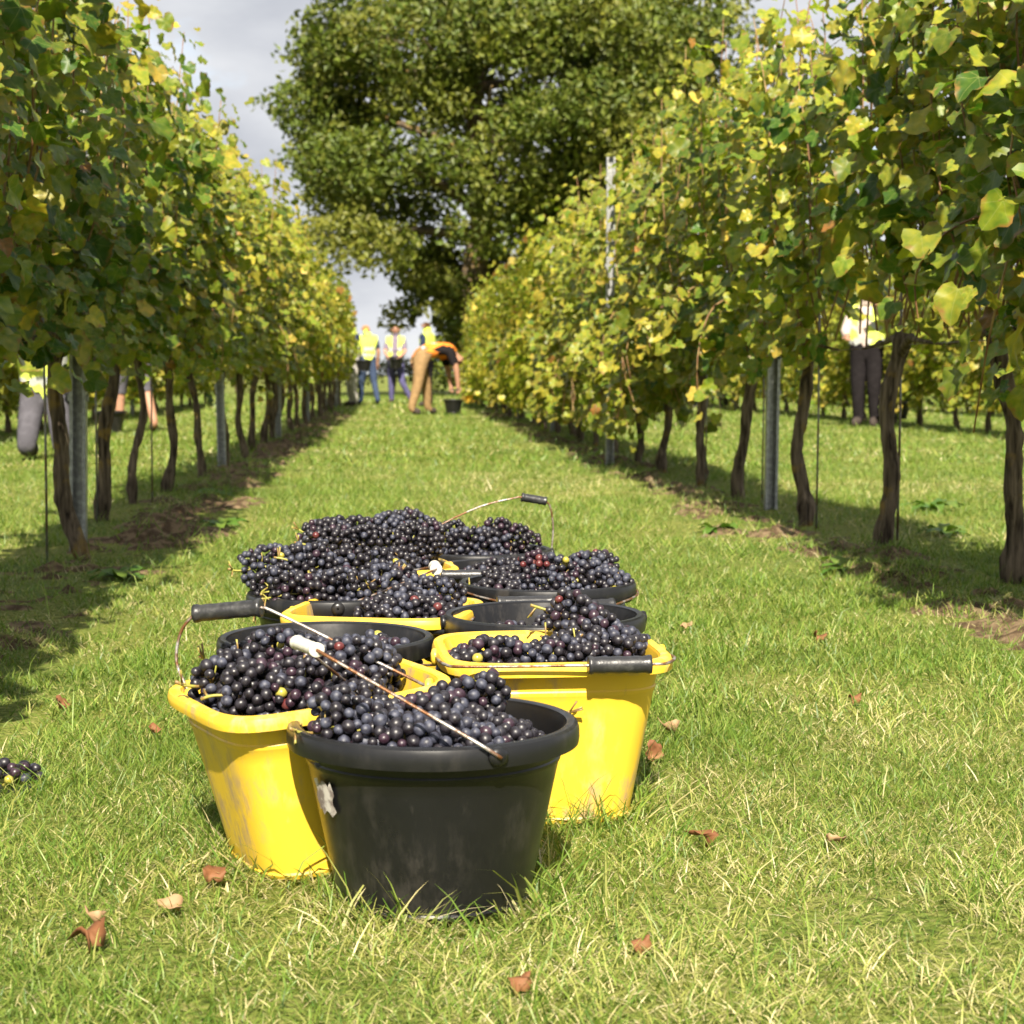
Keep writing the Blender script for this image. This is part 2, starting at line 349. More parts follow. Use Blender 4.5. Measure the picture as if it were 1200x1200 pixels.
# ------------------------------------------------------------------ buckets
H = 0.222
def bucket_meshes(kind):
    n_r, n_b, r0, r1 = {'round': (2.0, 2.0, 0.111, 0.155), 'square': (4.6, 3.6, 0.108, 0.146)}[kind]
    ex = lambda t: n_b + (n_r - n_b) * t
    prof = [(0.0005, 0.004, n_b), (r0 * 0.92, 0.004, n_b), (r0, 0.0, n_b), (r0 + 0.003, 0.006, n_b)]
    for t in np.linspace(0.04, 0.78, 10): prof.append((r0 + (r1 - r0) * t, H * t, ex(t)))
    for t, e in ((.79, .0012), (.80, .0014), (.815, .0014), (.825, 0), (.93, 0)): prof.append((r0 + (r1 - r0) * t + e, H * t, ex(t)))
    prof += [(r1 + 0.001, H - 0.008, n_r), (r1 - 0.003, H - 0.003, n_r)]
    for t in np.linspace(0.93, 0.05, 6): prof.append((r0 + (r1 - r0) * t - 0.0035, H * t, ex(t)))
    prof += [(r0 * 0.6, 0.012, n_b), (0.0005, 0.012, n_b)]
    V, F = revolve(prof, 88); body = MB().add(V, F).mesh('bucket_body', M['black'] if kind == 'round' else M['yellow'])
    o = r1 + (0.0135 if kind == 'round' else 0.0145); lo = 0.026 if kind == 'round' else 0.017
    rp = [(r1 + 0.0045, H - 0.011), (o - 0.003, H - lo + 0.003), (o - 0.003, H - lo), (o, H - lo), (o + 0.0008, H - lo + 0.006), (o + 0.0005, H - 0.008), (o - 0.0015, H - 0.002), (o - 0.005, H + 0.0005),
          (r1 + 0.003, H + 0.0008), (r1 - 0.0005, H - 0.001), (r1 - 0.0012, H - 0.005), (r1 + 0.0025, H - 0.009)]
    V, F = revolve([(a, z, n_r) for a, z in rp], 88, close=True); rim = MB().add(V, F).mesh('bucket_rim', M['black'] if kind == 'round' else M['yellow'])
    for q in (body, rim): q.set_sharp_from_angle(angle=R(32))
    return body, rim, o
BM = {k: bucket_meshes(k) for k in ('round', 'square')}

def grip_part(p, q, rad, mat, root):
    p = np.array(p); q = np.array(q); d = q - p; ln = np.linalg.norm(d)
    prof = [(0.2, 0.0), (0.55, -0.004), (0.92, -0.004), (1.05, 0.0), (1.05, 0.05), (0.93, 0.09)] + [(0.95 + 0.03 * math.sin(k * 2.1), t) for k, t in enumerate(np.linspace(0.15, 0.85, 9))] + [(0.93, 0.91), (1.05, 0.95), (1.05, 1.0), (0.92, 1.004), (0.55, 1.004), (0.2, 1.0)]
    V, F = revolve([(a * rad, t * ln) for a, t in prof], 18)
    rot = np.array(Vector(d).to_track_quat('Z', 'Y').to_matrix())
    return MB().add(V @ rot.T + p, F).build('grip', mat, root)

def bail(root, R0, udeg, phi, pts, grip, gmat, grad=0.0125, wr=0.0021, side_sign=1):
    """pts: (u, h) polyline in the handle's plane; grip = (i) segment index carrying the grip. phi = lean from vertical, towards side"""
    u = np.array([math.cos(R(udeg)), math.sin(R(udeg)), 0]); s = np.array([u[1], -u[0], 0]) * side_sign
    w = np.array([0, 0, 1]) * math.cos(R(phi)) + s * math.sin(R(phi)); c = np.array([0, 0, H - 0.012])
    P = [c + u * a + w * b for a, b in pts]
    left = catmull(P[:grip + 1], 5) if grip >= 1 else np.array(P[:1]); right = catmull(P[grip + 1:], 5) if len(P) - grip - 1 > 1 else np.array(P[-1:])
    W = np.vstack([left, right]); hw = MB().add(*tube(W, wr, 7)).build('handle_wire', M['wire'], root)
    g0, g1 = P[grip], P[grip + 1]; grip_part(g0, g1, grad, gmat, hw)
    for k in (P[0], P[-1]):
        d = (k - c); d[2] = 0; d /= np.linalg.norm(d); t = np.array([-d[1], d[0], 0]); b = MB()
        V, F = revolve([(0.002, -0.003), (0.011, -0.003), (0.012, 0.0), (0.011, 0.004), (0.005, 0.006), (0.002, 0.006)], 14)
        rot = np.array(Vector(d).to_track_quat('Z', 'Y').to_matrix()); b.add(V @ rot.T + (c + d * (R0 + 0.0008)), F)
        b.build('handle_lug', root['_m'], root.children[0])
    return P

buckets = {}
def bucket(key, kind, x, y, label, rot=(0, 0, 0), group=None, sink=0.0):
    root = empty('round_bucket' if kind == 'round' else 'square_bucket', (x, y, ground_h(x, y) + 0.012 - sink), tuple(R(a) for a in rot))
    root['_m'] = M['black'] if kind == 'round' else M['yellow']
    body, rim, o = BM[kind]; link('body', body, root); link('rim', rim, root)
    tag(root, label, 'bucket', group or 'harvest buckets standing on the grass'); buckets[key] = root; return root, o

std = lambda r, h, g=0.055, off=0.0: [(-r, 0), (-r * 0.99, 0.03), (-r * 0.80, h * 0.62), (-g + off - 0.006, h), (-g + off, h), (g + off, h), (g + off + 0.006, h), (r * 0.80, h * 0.62), (r * 0.99, 0.03), (r, 0)]

b, o = bucket('A', 'round', 0.042, 2.135, 'black bucket with white grip and torn sticker, standing before the yellow buckets', sink=0.006)
b.scale = (1.04, 1.04, 0.965)
bail(b, o, -67, 53, [(-o - .004, 0), (-o + .002, .030), (-0.10, 0.112), (-0.040, 0.190), (0.026, 0.190), (0.10, 0.108), (o - .002, 0.034), (o + .010, 0)], 3, M['grip_white'], 0.0086)
# torn grey sticker on its wall
st = MB(); aa = np.linspace(R(203), R(218), 7); zz = np.linspace(0.125, 0.163, 7); SV = []
for i, z in enumerate(zz):
    for j, a in enumerate(aa):
        a2 = a + 0.02 * math.sin(i * 1.7 + 0.6) * (1 if j in (0, 6) else 0); rr = 0.118 + 0.037 * z / H + 0.0012
        SV.append((rr * math.cos(a2), rr * math.sin(a2), z + (0.004 * math.sin(j * 2.3) if i in (0, 6) else 0)))
st.add(SV, [[i * 7 + j, i * 7 + j + 1, i * 7 + j + 8, i * 7 + j + 7] for i in range(6) for j in range(6)]); st.build('sticker', M['sticker'], b.children[0])

b, o = bucket('B', 'square', -0.100, 2.320, 'scuffed yellow bucket with raised black grip, behind the sticker-marked black bucket', (0, -5, 24))
bail(b, o, -38, -8, [(-o, 0), (-0.178, 0.045), (-0.170, 0.085), (-0.150, 0.108), (-0.058, 0.112), (-0.03, 0.100), (o, 0)], 3, M['grip_black'], 0.0118)
b, o = bucket('C', 'square', 0.219, 2.575, 'clean yellow bucket with black grip lying over its front rim', (0, 0, 3))
b.scale = (1.03, 1.03, 1.06)
bail(b, o, 0, 86, [(-o, 0), (-o * 0.98, 0.12), (-0.13, 0.165), (0.028, 0.176), (0.112, 0.176), (0.135, 0.168), (o * 1.02, 0.08), (o, 0)], 3, M['grip_black'], 0.0118)
b, o = bucket('D', 'round', -0.112, 2.785, 'half-full black bucket standing behind the scuffed yellow bucket')
bail(b, o, -75, 100, std(o, 0.185, 0.05), 4, M['grip_black'], side_sign=-1)
b, o = bucket('E', 'round', 0.243, 2.955, 'black round bucket with wide empty inner wall, behind the clean yellow bucket')
bail(b, o, 6, -88, std(o, 0.180, 0.05), 4, M['grip_black'])
b, o = bucket('F', 'square', -0.023, 3.105, 'yellow bucket with wire lying along its rim, surrounded by black buckets', (0, 0, -14))
bail(b, o, 8, 92, [(-o, 0), (-o * 0.9, 0.11), (-0.08, 0.15), (0.065, 0.15), (0.13, 0.15), (0.15, 0.12), (o, 0)], 3, M['grip_black'], 0.011)
b, o = bucket('G', 'round', -0.112, 3.335, 'black round bucket heaped over its rim, with thin wire and white grip leaning aside')
bail(b, o, -88, 74, [(-o, 0), (-0.10, 0.10), (-0.03, 0.19), (0.022, 0.19), (0.10, 0.10), (o, 0)], 2, M['grip_white'], 0.0110, side_sign=-1)
b, o = bucket('H', 'round', 0.283, 3.370, 'black round bucket holding a bunch of red and green unripe grapes')
bail(b, o, 20, 95, std(o, 0.178, 0.05), 4, M['grip_black'])
b, o = bucket('I', 'round', 0.230, 3.700, 'black round bucket with few grapes and a black grip lying across it')
bail(b, o, 2, 86, [(-o, 0), (-0.162, 0.06), (-0.155, 0.11), (-0.148, 0.13), (-0.058, 0.14), (-0.04, 0.14), (0.10, 0.10), (o, 0)], 3, M['grip_black'], 0.0118)
b, o = bucket('J', 'round', 0.185, 4.080, 'black round bucket with its wire handle standing upright')
bail(b, o, 4, 4, [(-o, 0), (-0.10, 0.06), (0.0, 0.108), (0.08, 0.128), (0.098, 0.13), (0.155, 0.12), (0.165, 0.105), (0.172, 0.06), (o, 0)], 4, M['grip_black'], 0.0100)
b, o = bucket('K', 'square', -0.045, 3.730, 'yellow bucket almost buried under its tall heap of grapes', (0, 0, 10))
bail(b, o, 5, -92, std(o, 0.18, 0.05), 4, M['grip_black'])

# ------------------------------------------------------------------ grape bunches
IV3, IF3 = ico(3); IV2, IF2 = ico(2)
def grape_mesh(V, F, mi, seed):
    q = np.random.default_rng(seed).normal(0, 1, 3); q /= np.linalg.norm(q)
    W = V * (1 + 0.05 * (V @ q)[:, None]); W[:, 2] *= 1.06
    return MB().add(W, F).mesh('grape', GM[mi])
G3 = [grape_mesh(IV3, IF3, i, 40 + i) for i in range(5)]
G2 = [grape_mesh(IV2, IF2, i, 60 + i) for i in range(5)]

def bunch_layout(seed, L_=0.14, W_=0.040):
    r = np.random.default_rng(seed); pts = []; rad = []
    prof = lambda t: W_ * (0.55 + 0.75 * math.sin(min(t * 2.0 + 0.25, 1.57))) * (1.0 - 0.58 * t ** 1.7)
    for layer, tries, sep in ((1.0, 1700, 0.0130), (0.52, 160, 0.0130)):
        for _ in range(tries):
            t = r.random() ** 0.9; a = r.random() * 2 * math.pi; rr = prof(t) * layer * (0.92 + 0.16 * r.random())
            k = 1 + 0.28 * math.cos(a * 2 + seed) * (t < 0.4)
            p = np.array([(t - 0.5) * L_, rr * k * math.cos(a), rr * 0.9 * math.sin(a)])
            if all((p[0] - q[0]) ** 2 + (p[1] - q[1]) ** 2 + (p[2] - q[2]) ** 2 > sep * sep for q in pts): pts.append(p); rad.append(0.0076 * (0.74 + 0.38 * r.random() ** .8))
    # closing cap at both ends
    return np.array(pts), np.array(rad)
LAY = [bunch_layout(s, 0.105 + 0.035 * ((s * 37) % 10) / 10, 0.033 + 0.009 * ((s * 53) % 10) / 10) for s in range(9)]
def stem_mesh(seed):
    r = np.random.default_rng(seed); m = MB()
    main = catmull([(-0.092, 0.006, 0.016), (-0.072, 0.0, 0.008), (-0.03, 0, 0), (0.045, 0.0, 0)], 4); m.add(*tube(main, np.linspace(0.0026, 0.0014, len(main)), 6))
    for k in range(12):
        p = np.array([(-0.05 + 0.008 * k), 0, 0.0]); a = r.random() * 6.28; q = p + np.array([0.006, math.cos(a) * 0.030, math.sin(a) * 0.030]); m.add(*tube([p, (p + q) / 2 + 0.003, q], [0.0016, 0.0012, 0.001], 5))
    for k in range(3):
        a = r.random() * 6.28; p = main[2]; q = p + np.array([-0.004, math.cos(a) * 0.02, abs(math.sin(a)) * 0.024]); m.add(*tube([p, (p + q) / 2, q], [0.0018, 0.0014, 0.0016], 5))
    return m.mesh('stem', M['stem'])
STEMS = [stem_mesh(s) for s in range(5)]
BASEP = [0.70, 0.20, 0.085, 0.010, 0.005]
def bunch(x, y, z, rot, seed, label, probs=BASEP, fine=True, scale=1.0, group='picked grape bunches'):
    r = np.random.default_rng(1000 + seed)
    root = empty('grape_bunch', (x, y, z), rot); root.scale = (scale,) * 3
    tag(root, label, 'grapes', group)
    P, rad = LAY[seed % len(LAY)]; G = G3 if fine else G2
    pj = np.array(probs) * r.uniform(.3, 1.7, 5) * np.array([1, r.choice([.3, 1, 2.2]), r.choice([.3, 1, 2.0]), r.choice([0, 0, 1]), r.choice([0, 0, 1])]) if probs is BASEP else np.array(probs)
    ch = r.choice(5, len(P), p=pj / pj.sum()); gs = r.uniform(.92, 1.08)
    # unripe berries sit together
    for p, q, c in zip(P, rad, ch):
        o = bpy.data.objects.new('grape', G[c]); COL.objects.link(o); o.parent = root
        o.location = p; o.scale = (q * gs, q * gs, q * gs * r.uniform(.94, 1.1)); o.rotation_euler = r.random(3) * 6.28
    link('stem', STEMS[seed % 5], root)
    return root
REDP = [0.36, 0.17, 0.27, 0.13, 0.07]; BLUEP = [0.30, 0.58, 0.11, 0.005, 0.005]; PURP = [0.55, 0.20, 0.21, 0.03, 0.01]
NB = [0]
def fill(key, low, level, tops, label, fine, lowr=0.078, probs=BASEP, seed=0, skip=()):
    """low: number in the ring at rim+level; tops: (dx, dy, dz over rim, yaw, pitch, probs, label)"""
    bx, by, bz = buckets[key].location; bz += H * (buckets[key].scale[2] - 1); r = random.Random(seed + 5)
    rx = buckets[key].rotation_euler
    def put(dx, dy, dz, yaw, pitch, pr, lab, roll=None):
        v = Vector((dx, dy, dz)); v.rotate(Euler((rx[0], rx[1], 0))); NB[0] += 1
        c = Vector((0, 0, H)); c.rotate(Euler((rx[0], rx[1], 0)))
        bunch(bx + c.x + v.x, by + c.y + v.y, bz + c.z + v.z, (R(roll if roll is not None else r.uniform(0, 360)), R(pitch), R(yaw)), NB[0] * 3 + seed, lab, pr, fine, 0.90 + r.random() * 0.10, 'grape bunches in ' + 'bucket ' * 0 + 'the buckets')
    for k in range(low):
        if k in skip: continue
        a = 2 * math.pi * k / low + r.uniform(-0.2, 0.2)
        put(lowr * math.cos(a), lowr * math.sin(a), level + r.uniform(-0.018, 0.018), math.degrees(a) + 90 + r.uniform(-60, 60), r.uniform(-25, 25), probs, label)
    put(r.uniform(-.01, .01), r.uniform(-.01, .01), level + 0.004, r.uniform(0, 180), r.uniform(-10, 10), probs, label)
    for t in tops: put(*t[:5], t[5] if len(t) > 5 and t[5] else probs, t[6] if len(t) > 6 else label)
fill('A', 8, -0.052, [(-0.090, -0.040, -0.004, 15, 0), (-0.035, -0.085, -0.010, -20, 4), (-0.085, 0.045, -0.006, 80, 6), (-0.01, 0.01, -0.010, 40, -8), (0.045, 0.060, 0.004, 10, -32, PURP, 'upright black grape bunch with green stems, topmost in the sticker-marked bucket'), (0.070, -0.02, -0.030, -35, 6), (0.03, -0.08, -0.026, 20, 0, BLUEP)],
     'dark grape bunch in the sticker-marked black bucket', True, 0.088, seed=3)
fill('B', 6, -0.045, [(-0.085, 0.0, 0.010, 30, -6), (-0.045, -0.065, -0.004, 10, 4), (-0.010, 0.03, 0.022, 0, 4, PURP, 'black grape bunch with red berries, topmost in the scuffed yellow bucket'), (0.070, -0.01, 0.014, 45, 8), (0.065, 0.05, 0.000, -30, 0), (0.02, -0.06, 0.006, -10, 0), (-0.07, 0.07, 0.010, -20, 0)],
     'black grape bunch heaped in the scuffed yellow bucket', True, 0.078, seed=11)
fill('C', 6, -0.066, [(0.060, 0.085, 0.018, -25, 24, PURP, 'black and purple grape bunch topping the clean yellow bucket'), (0.075, -0.010, -0.010, -10, 6), (0.020, -0.045, -0.016, 15, 0), (-0.095, -0.04, -0.022, 20, -14, PURP), (0.100, 0.03, -0.012, 30, 10)],
     'dark grape bunch in the clean yellow bucket', True, 0.076, seed=23)
fill('D', 7, -0.075, [(-0.06, 0.03, -0.032, 20, 0), (-0.09, -0.02, -0.036, 70, 0), (0.075, 0.045, -0.045, 120, 5, PURP, 'small purple grape bunch against the wall of the half-full black bucket')],
     'dark grape bunch in the half-full black bucket', True, 0.080, seed=31)
fill('E', 7, -0.085, [(-0.05, -0.03, -0.050, 5, 0, BLUEP, 'dusty blue grape bunch low in the black bucket behind the clean yellow one'), (0.03, -0.02, -0.022, 40, -20)],
     'dark grape bunch in the black bucket behind the clean yellow one', True, 0.080, BLUEP, seed=41)
fill('F', 6, -0.070, [(0.055, 0.0, -0.008, 20, 0), (0.085, 0.05, 0.010, -40, -10), (0.0, -0.03, -0.020, 70, 0), (0.06, -0.06, -0.014, 0, 0)],
     'dark grape bunch in the yellow bucket amid black ones', True, 0.076, seed=53)
fill('G', 7, -0.020, [(-0.10, -0.03, 0.018, 60, 0), (-0.05, -0.09, 0.006, 10, 0), (0.03, -0.09, 0.012, -15, 0), (0.09, -0.03, 0.014, 60, 0), (-0.03, 0.0, 0.036, 20, 18), (0.04, 0.05, 0.034, -20, -15), (-0.06, 0.06, 0.040, 40, -25), (0.10, 0.06, 0.020, 100, 0), (-0.12, 0.04, 0.046, 5, -12, BLUEP, 'blue-black grape bunch with a green berry overhanging the heaped black bucket')],
     'dark grape bunch on the heaped black bucket', False, 0.085, seed=61)
fill('K', 6, -0.010, [(-0.08, -0.03, 0.040, 20, 0), (0.0, -0.05, 0.045, -10, 0), (0.08, -0.02, 0.040, 30, 0), (-0.05, 0.05, 0.055, 10, -10), (0.03, 0.04, 0.068, 50, 0, BLUEP), (0.085, 0.05, 0.064, -20, 12, PURP, 'purple grape bunch at the peak of the buried yellow bucket'), (-0.10, 0.02, 0.058, -40, 0)],
     'dark grape bunch on the buried yellow bucket', False, 0.078, seed=71)
fill('H', 7, -0.050, [(0.0, -0.06, -0.014, 10, 0), (-0.085, -0.03, -0.016, 60, 0), (0.005, 0.015, 0.010, -20, 0, REDP, 'grape bunch with many red and green unripe berries'), (0.085, 0.04, 0.014, 30, -14), (0.10, -0.03, -0.008, -30, 0), (-0.06, 0.06, -0.014, -10, 0)],
     'dark grape bunch around the red unripe ones', False, 0.085, BASEP, seed=83)
fill('I', 6, -0.075, [(-0.03, 0.0, -0.020, 10, -5), (0.02, 0.05, -0.024, 40, 0)], 'dark grape bunch in the scantly filled black bucket', False, 0.075, seed=91)
fill('J', 6, -0.045, [(-0.085, 0.0, 0.022, 30, -24), (0.0, -0.03, 0.012, 0, 0), (0.075, 0.0, 0.022, -10, 10), (0.03, 0.05, 0.012, 70, 0), (-0.12, -0.04, 0.004, 100, 0)],
     'dark grape bunch in the bucket with upright handle', False, 0.080, seed=97)
bunch(-0.622, 2.74, 0.004, (0.3, 0.0, R(24)), 400, 'dropped grape bunch lying alone in the shaded grass', PURP, True, 1.15)
bunch(-0.725, 2.69, 0.002, (0.9, 0.1, R(-30)), 401, 'dropped grape bunch lying in the grass beside another, with purple berries', PURP, True, 1.0)

# ------------------------------------------------------------------ people
JD = dict(pelvis=(0, 0, .95), spine=(0, .01, 1.13), chest=(0, .0, 1.33), neckb=(0, -.01, 1.46), neck=(0, .0, 1.53), head=(0, .025, 1.625), crown=(0, .015, 1.70),
          shL=(-.17, 0, 1.41), elL=(-.24, -.02, 1.13), wrL=(-.24, .07, .90), haL=(-.235, .10, .82), shR=(.17, 0, 1.41), elR=(.24, -.02, 1.13), wrR=(.24, .07, .90), haR=(.235, .10, .82),
          hiL=(-.09, 0, .90), knL=(-.10, .03, .50), anL=(-.10, -.02, .09), toL=(-.115, .13, .04), hiR=(.09, 0, .90), knR=(.10, .03, .50), anR=(.10, -.02, .09), toR=(.115, .13, .04))
RD = dict(pelvis=(.155, .115), spine=(.145, .105), chest=(.165, .115), neckb=(.085, .075), neck=(.055, .055), head=(.080, .095), crown=(.062, .070), sh=(.066, .066), el=(.043, .043), wr=(.028, .03), ha=(.038, .022), hi=(.095, .10), kn=(.062, .062), an=(.042, .045), to=(.040, .028))
ED = ['pelvis spine torso', 'spine chest torso', 'chest neckb torso', 'neckb neck head', 'neck head head', 'head crown head'] + [f'{a}{s} {b}{s} {l}' for s in 'LR' for a, b, l in (('sh', 'el', 'uparm'), ('el', 'wr', 'forearm'), ('wr', 'ha', 'hand'), ('hi', 'kn', 'thigh'), ('kn', 'an', 'shin'), ('an', 'to', 'foot'))] + [f'chest sh{s} torso' for s in 'LR'] + [f'pelvis hi{s} hips' for s in 'LR']
def bend(J, deg, yaw=0):
    J = dict(J); p = np.array(J['pelvis']); rm = np.array(Euler((R(-deg), 0, R(yaw))).to_matrix())
    for k in J:
        if k[:2] in ('sp', 'ch', 'ne', 'he', 'cr', 'sh', 'el', 'wr', 'ha'): J[k] = tuple(rm @ (np.array(J[k]) - p) + p)
    return J
def cloth_mat(n, c, rough=0.8): return simple('cloth_' + n, c, rough, 0.04, noise=0.25, nscale=18, bump=0.25, bscale=40)
CL = dict(hivis=cloth_mat('yellow_vest', (0.50, 0.58, 0.10)), orange=cloth_mat('orange_vest', (0.62, 0.19, 0.03)), band=simple('silver_band', (0.36, 0.37, 0.36), 0.5), jeans=cloth_mat('blue_jeans', (0.035, 0.05, 0.09)),
          navy=cloth_mat('navy', (0.018, 0.026, 0.05)), tan=cloth_mat('tan_trousers', (0.21, 0.135, 0.065)), grey=cloth_mat('grey_trousers', (0.075, 0.072, 0.085)), dark=cloth_mat('dark_trousers', (0.014, 0.012, 0.013)), pale=cloth_mat('pale_shirt', (0.42, 0.34, 0.30)),
          lilac=cloth_mat('lilac', (0.075, 0.07, 0.15)), print=cloth_mat('print_top', (0.16, 0.13, 0.17)), brick=cloth_mat('brick_top', (0.34, 0.12, 0.08)), boot=cloth_mat('boots', (0.05, 0.04, 0.035)), hair=cloth_mat('brown_hair', (0.06, 0.03, 0.015)), ginger=cloth_mat('fair_hair', (0.30, 0.15, 0.06)), gris=cloth_mat('light_trousers', (0.35, 0.33, 0.31)))
PEOPLE = []
def person_skeleton(J):
    J = {**JD, **J}; fat = J.pop('fat', 1.0); names = list(J); me = bpy.data.meshes.new('skel'); ed = []; lab = []
    for e in ED:
        a, b_, l = e.split(); ed.append((names.index(a), names.index(b_))); lab.append((a, b_, l))
    me.from_pydata([J[n] for n in names], ed, []); ob = bpy.data.objects.new('skel', me); COL.objects.link(ob)
    sk = ob.modifiers.new('s', 'SKIN'); ob.modifiers.new('d', 'SUBSURF').levels = 2
    for i, n in enumerate(names):
        r = RD.get(n) or RD[n[:2]]; v = me.skin_vertices[0].data[i]; v.radius = (r[0] * fat, r[1] * fat); v.use_root = (n == 'pelvis'); v.use_loose = False
    return ob, J, lab
def person(label, loc, rz, J, top, legs, vest=None, vest_open=False, short_legs=False, sleeves='short', hair='hair', group=None):
    PEOPLE.append((person_skeleton(J), label, loc, rz, top, legs, vest, vest_open, short_legs, sleeves, hair, group))

carry = dict(elL=(-.22, .12, 1.14), wrL=(-.12, .30, 1.02), haL=(-.08, .34, .98), elR=(.22, .12, 1.14), wrR=(.12, .30, 1.02), haR=(.08, .34, .98))
stride = dict(knL=(-.11, .10, .50), anL=(-.12, .12, .09), toL=(-.14, .27, .04), knR=(.12, -.06, .50), anR=(.16, -.20, .10), toR=(.18, -.06, .04))
person('person in yellow vest and blue jeans, back turned, beside the woman-sized figure in open vest' if 0 else 'person in yellow vest and blue jeans standing with back turned at the row end', (-0.62, 38.6, 0), R(18), {**stride, **dict(elL=(-.25, .06, 1.15), wrL=(-.2, .24, 1.02), haL=(-.17, .3, .99), head=(-.03, .05, 1.62), crown=(-.03, .05, 1.695))}, 'navy', 'jeans', 'hivis', hair='ginger')
person('person in open yellow vest and purple trousers carrying a black bucket', (-0.02, 39.5, 0), R(172), {**carry, **dict(knL=(-.15, .14, .50), anL=(-.34, .05, .10), toL=(-.42, .16, .04))}, 'print', 'lilac', 'hivis', vest_open=True)
person('person in yellow vest turned away behind the bending tan-trousered picker', (0.62, 36.5, 0), R(60), {}, 'navy', 'dark', 'hivis')
bj = bend(JD, 82)
for s, sx in (('L', -1), ('R', 1)):
    bj['sh' + s] = (sx * .17, .46, 1.02); bj['el' + s] = (sx * .20, .56, .74); bj['wr' + s] = (sx * .17, .60, .49); bj['ha' + s] = (sx * .15, .61, .40)
bj['head'] = (0, .645, .87); bj['crown'] = (0, .68, .80); bj['neck'] = (0, .585, .97)
bj.update(fat=1.22, knL=(-.14, .17, .50), knR=(.14, -.07, .50), anL=(-.17, .20, .09), anR=(.17, -.20, .09), toL=(-.19, .35, .04), toR=(.19, -.05, .04), pelvis=(0, -.02, .93), spine=(0, .16, 1.03), chest=(0, .34, 1.07), neckb=(0, .50, 1.06))
person('person in tan trousers and orange vest bending down to a black bucket', (0.36, 28.9, 0), R(-72), bj, 'dark', 'tan', 'orange')
person('person in yellow vest half hidden by the vines at the row end, holding a bucket', (-0.90, 36.6, 0), R(120), {**carry}, 'navy', 'gris', 'hivis')
kneel = dict(pelvis=(0, 0, .52), spine=(0, .05, .69), chest=(0, .10, .88), neckb=(0, .13, 1.01), neck=(0, .16, 1.08), head=(0, .20, 1.17), crown=(0, .20, 1.245), shL=(-.17, .11, .96), shR=(.17, .11, .96), elL=(-.23, .33, .86), elR=(.23, .33, .92), wrL=(-.14, .52, .92), wrR=(.14, .52, 1.02), haL=(-.11, .59, .94), haR=(.11, .59, 1.06),
             hiL=(-.09, 0, .48), hiR=(.09, 0, .48), knL=(-.13, .16, .09), knR=(.13, .16, .09), anL=(-.13, -.26, .08), anR=(.13, -.26, .08), toL=(-.13, -.38, .05), toR=(.13, -.38, .05))
person('person in grey trousers and yellow vest kneeling to pick between the vine trunks', (-2.62, 13.6, 0), R(186), kneel, 'grey', 'grey', 'hivis')
person('person in shorts standing with bare legs behind the slim lichened vine trunk', (-2.88, 19.9, 0), R(30), {**stride, **carry}, 'pale', 'grey', 'hivis', short_legs=True)
person('person in black trousers and pale shirt with yellow vest picking beyond the vines', (5.72, 21.6, 0), R(150), {**dict(fat=1.28, elL=(-.25, .15, 1.3), wrL=(-.2, .36, 1.45), haL=(-.2, .43, 1.5), elR=(.24, .12, 1.16), wrR=(.16, .33, 1.1), haR=(.13, .4, 1.08))}, 'pale', 'dark', 'hivis', vest_open=True, sleeves='long')
person('person in brick red top stooping beyond the vines beside a dark bucket', (5.65, 33.0, 0), R(100), bend(JD, 25), 'brick', 'navy', None, short_legs=True)

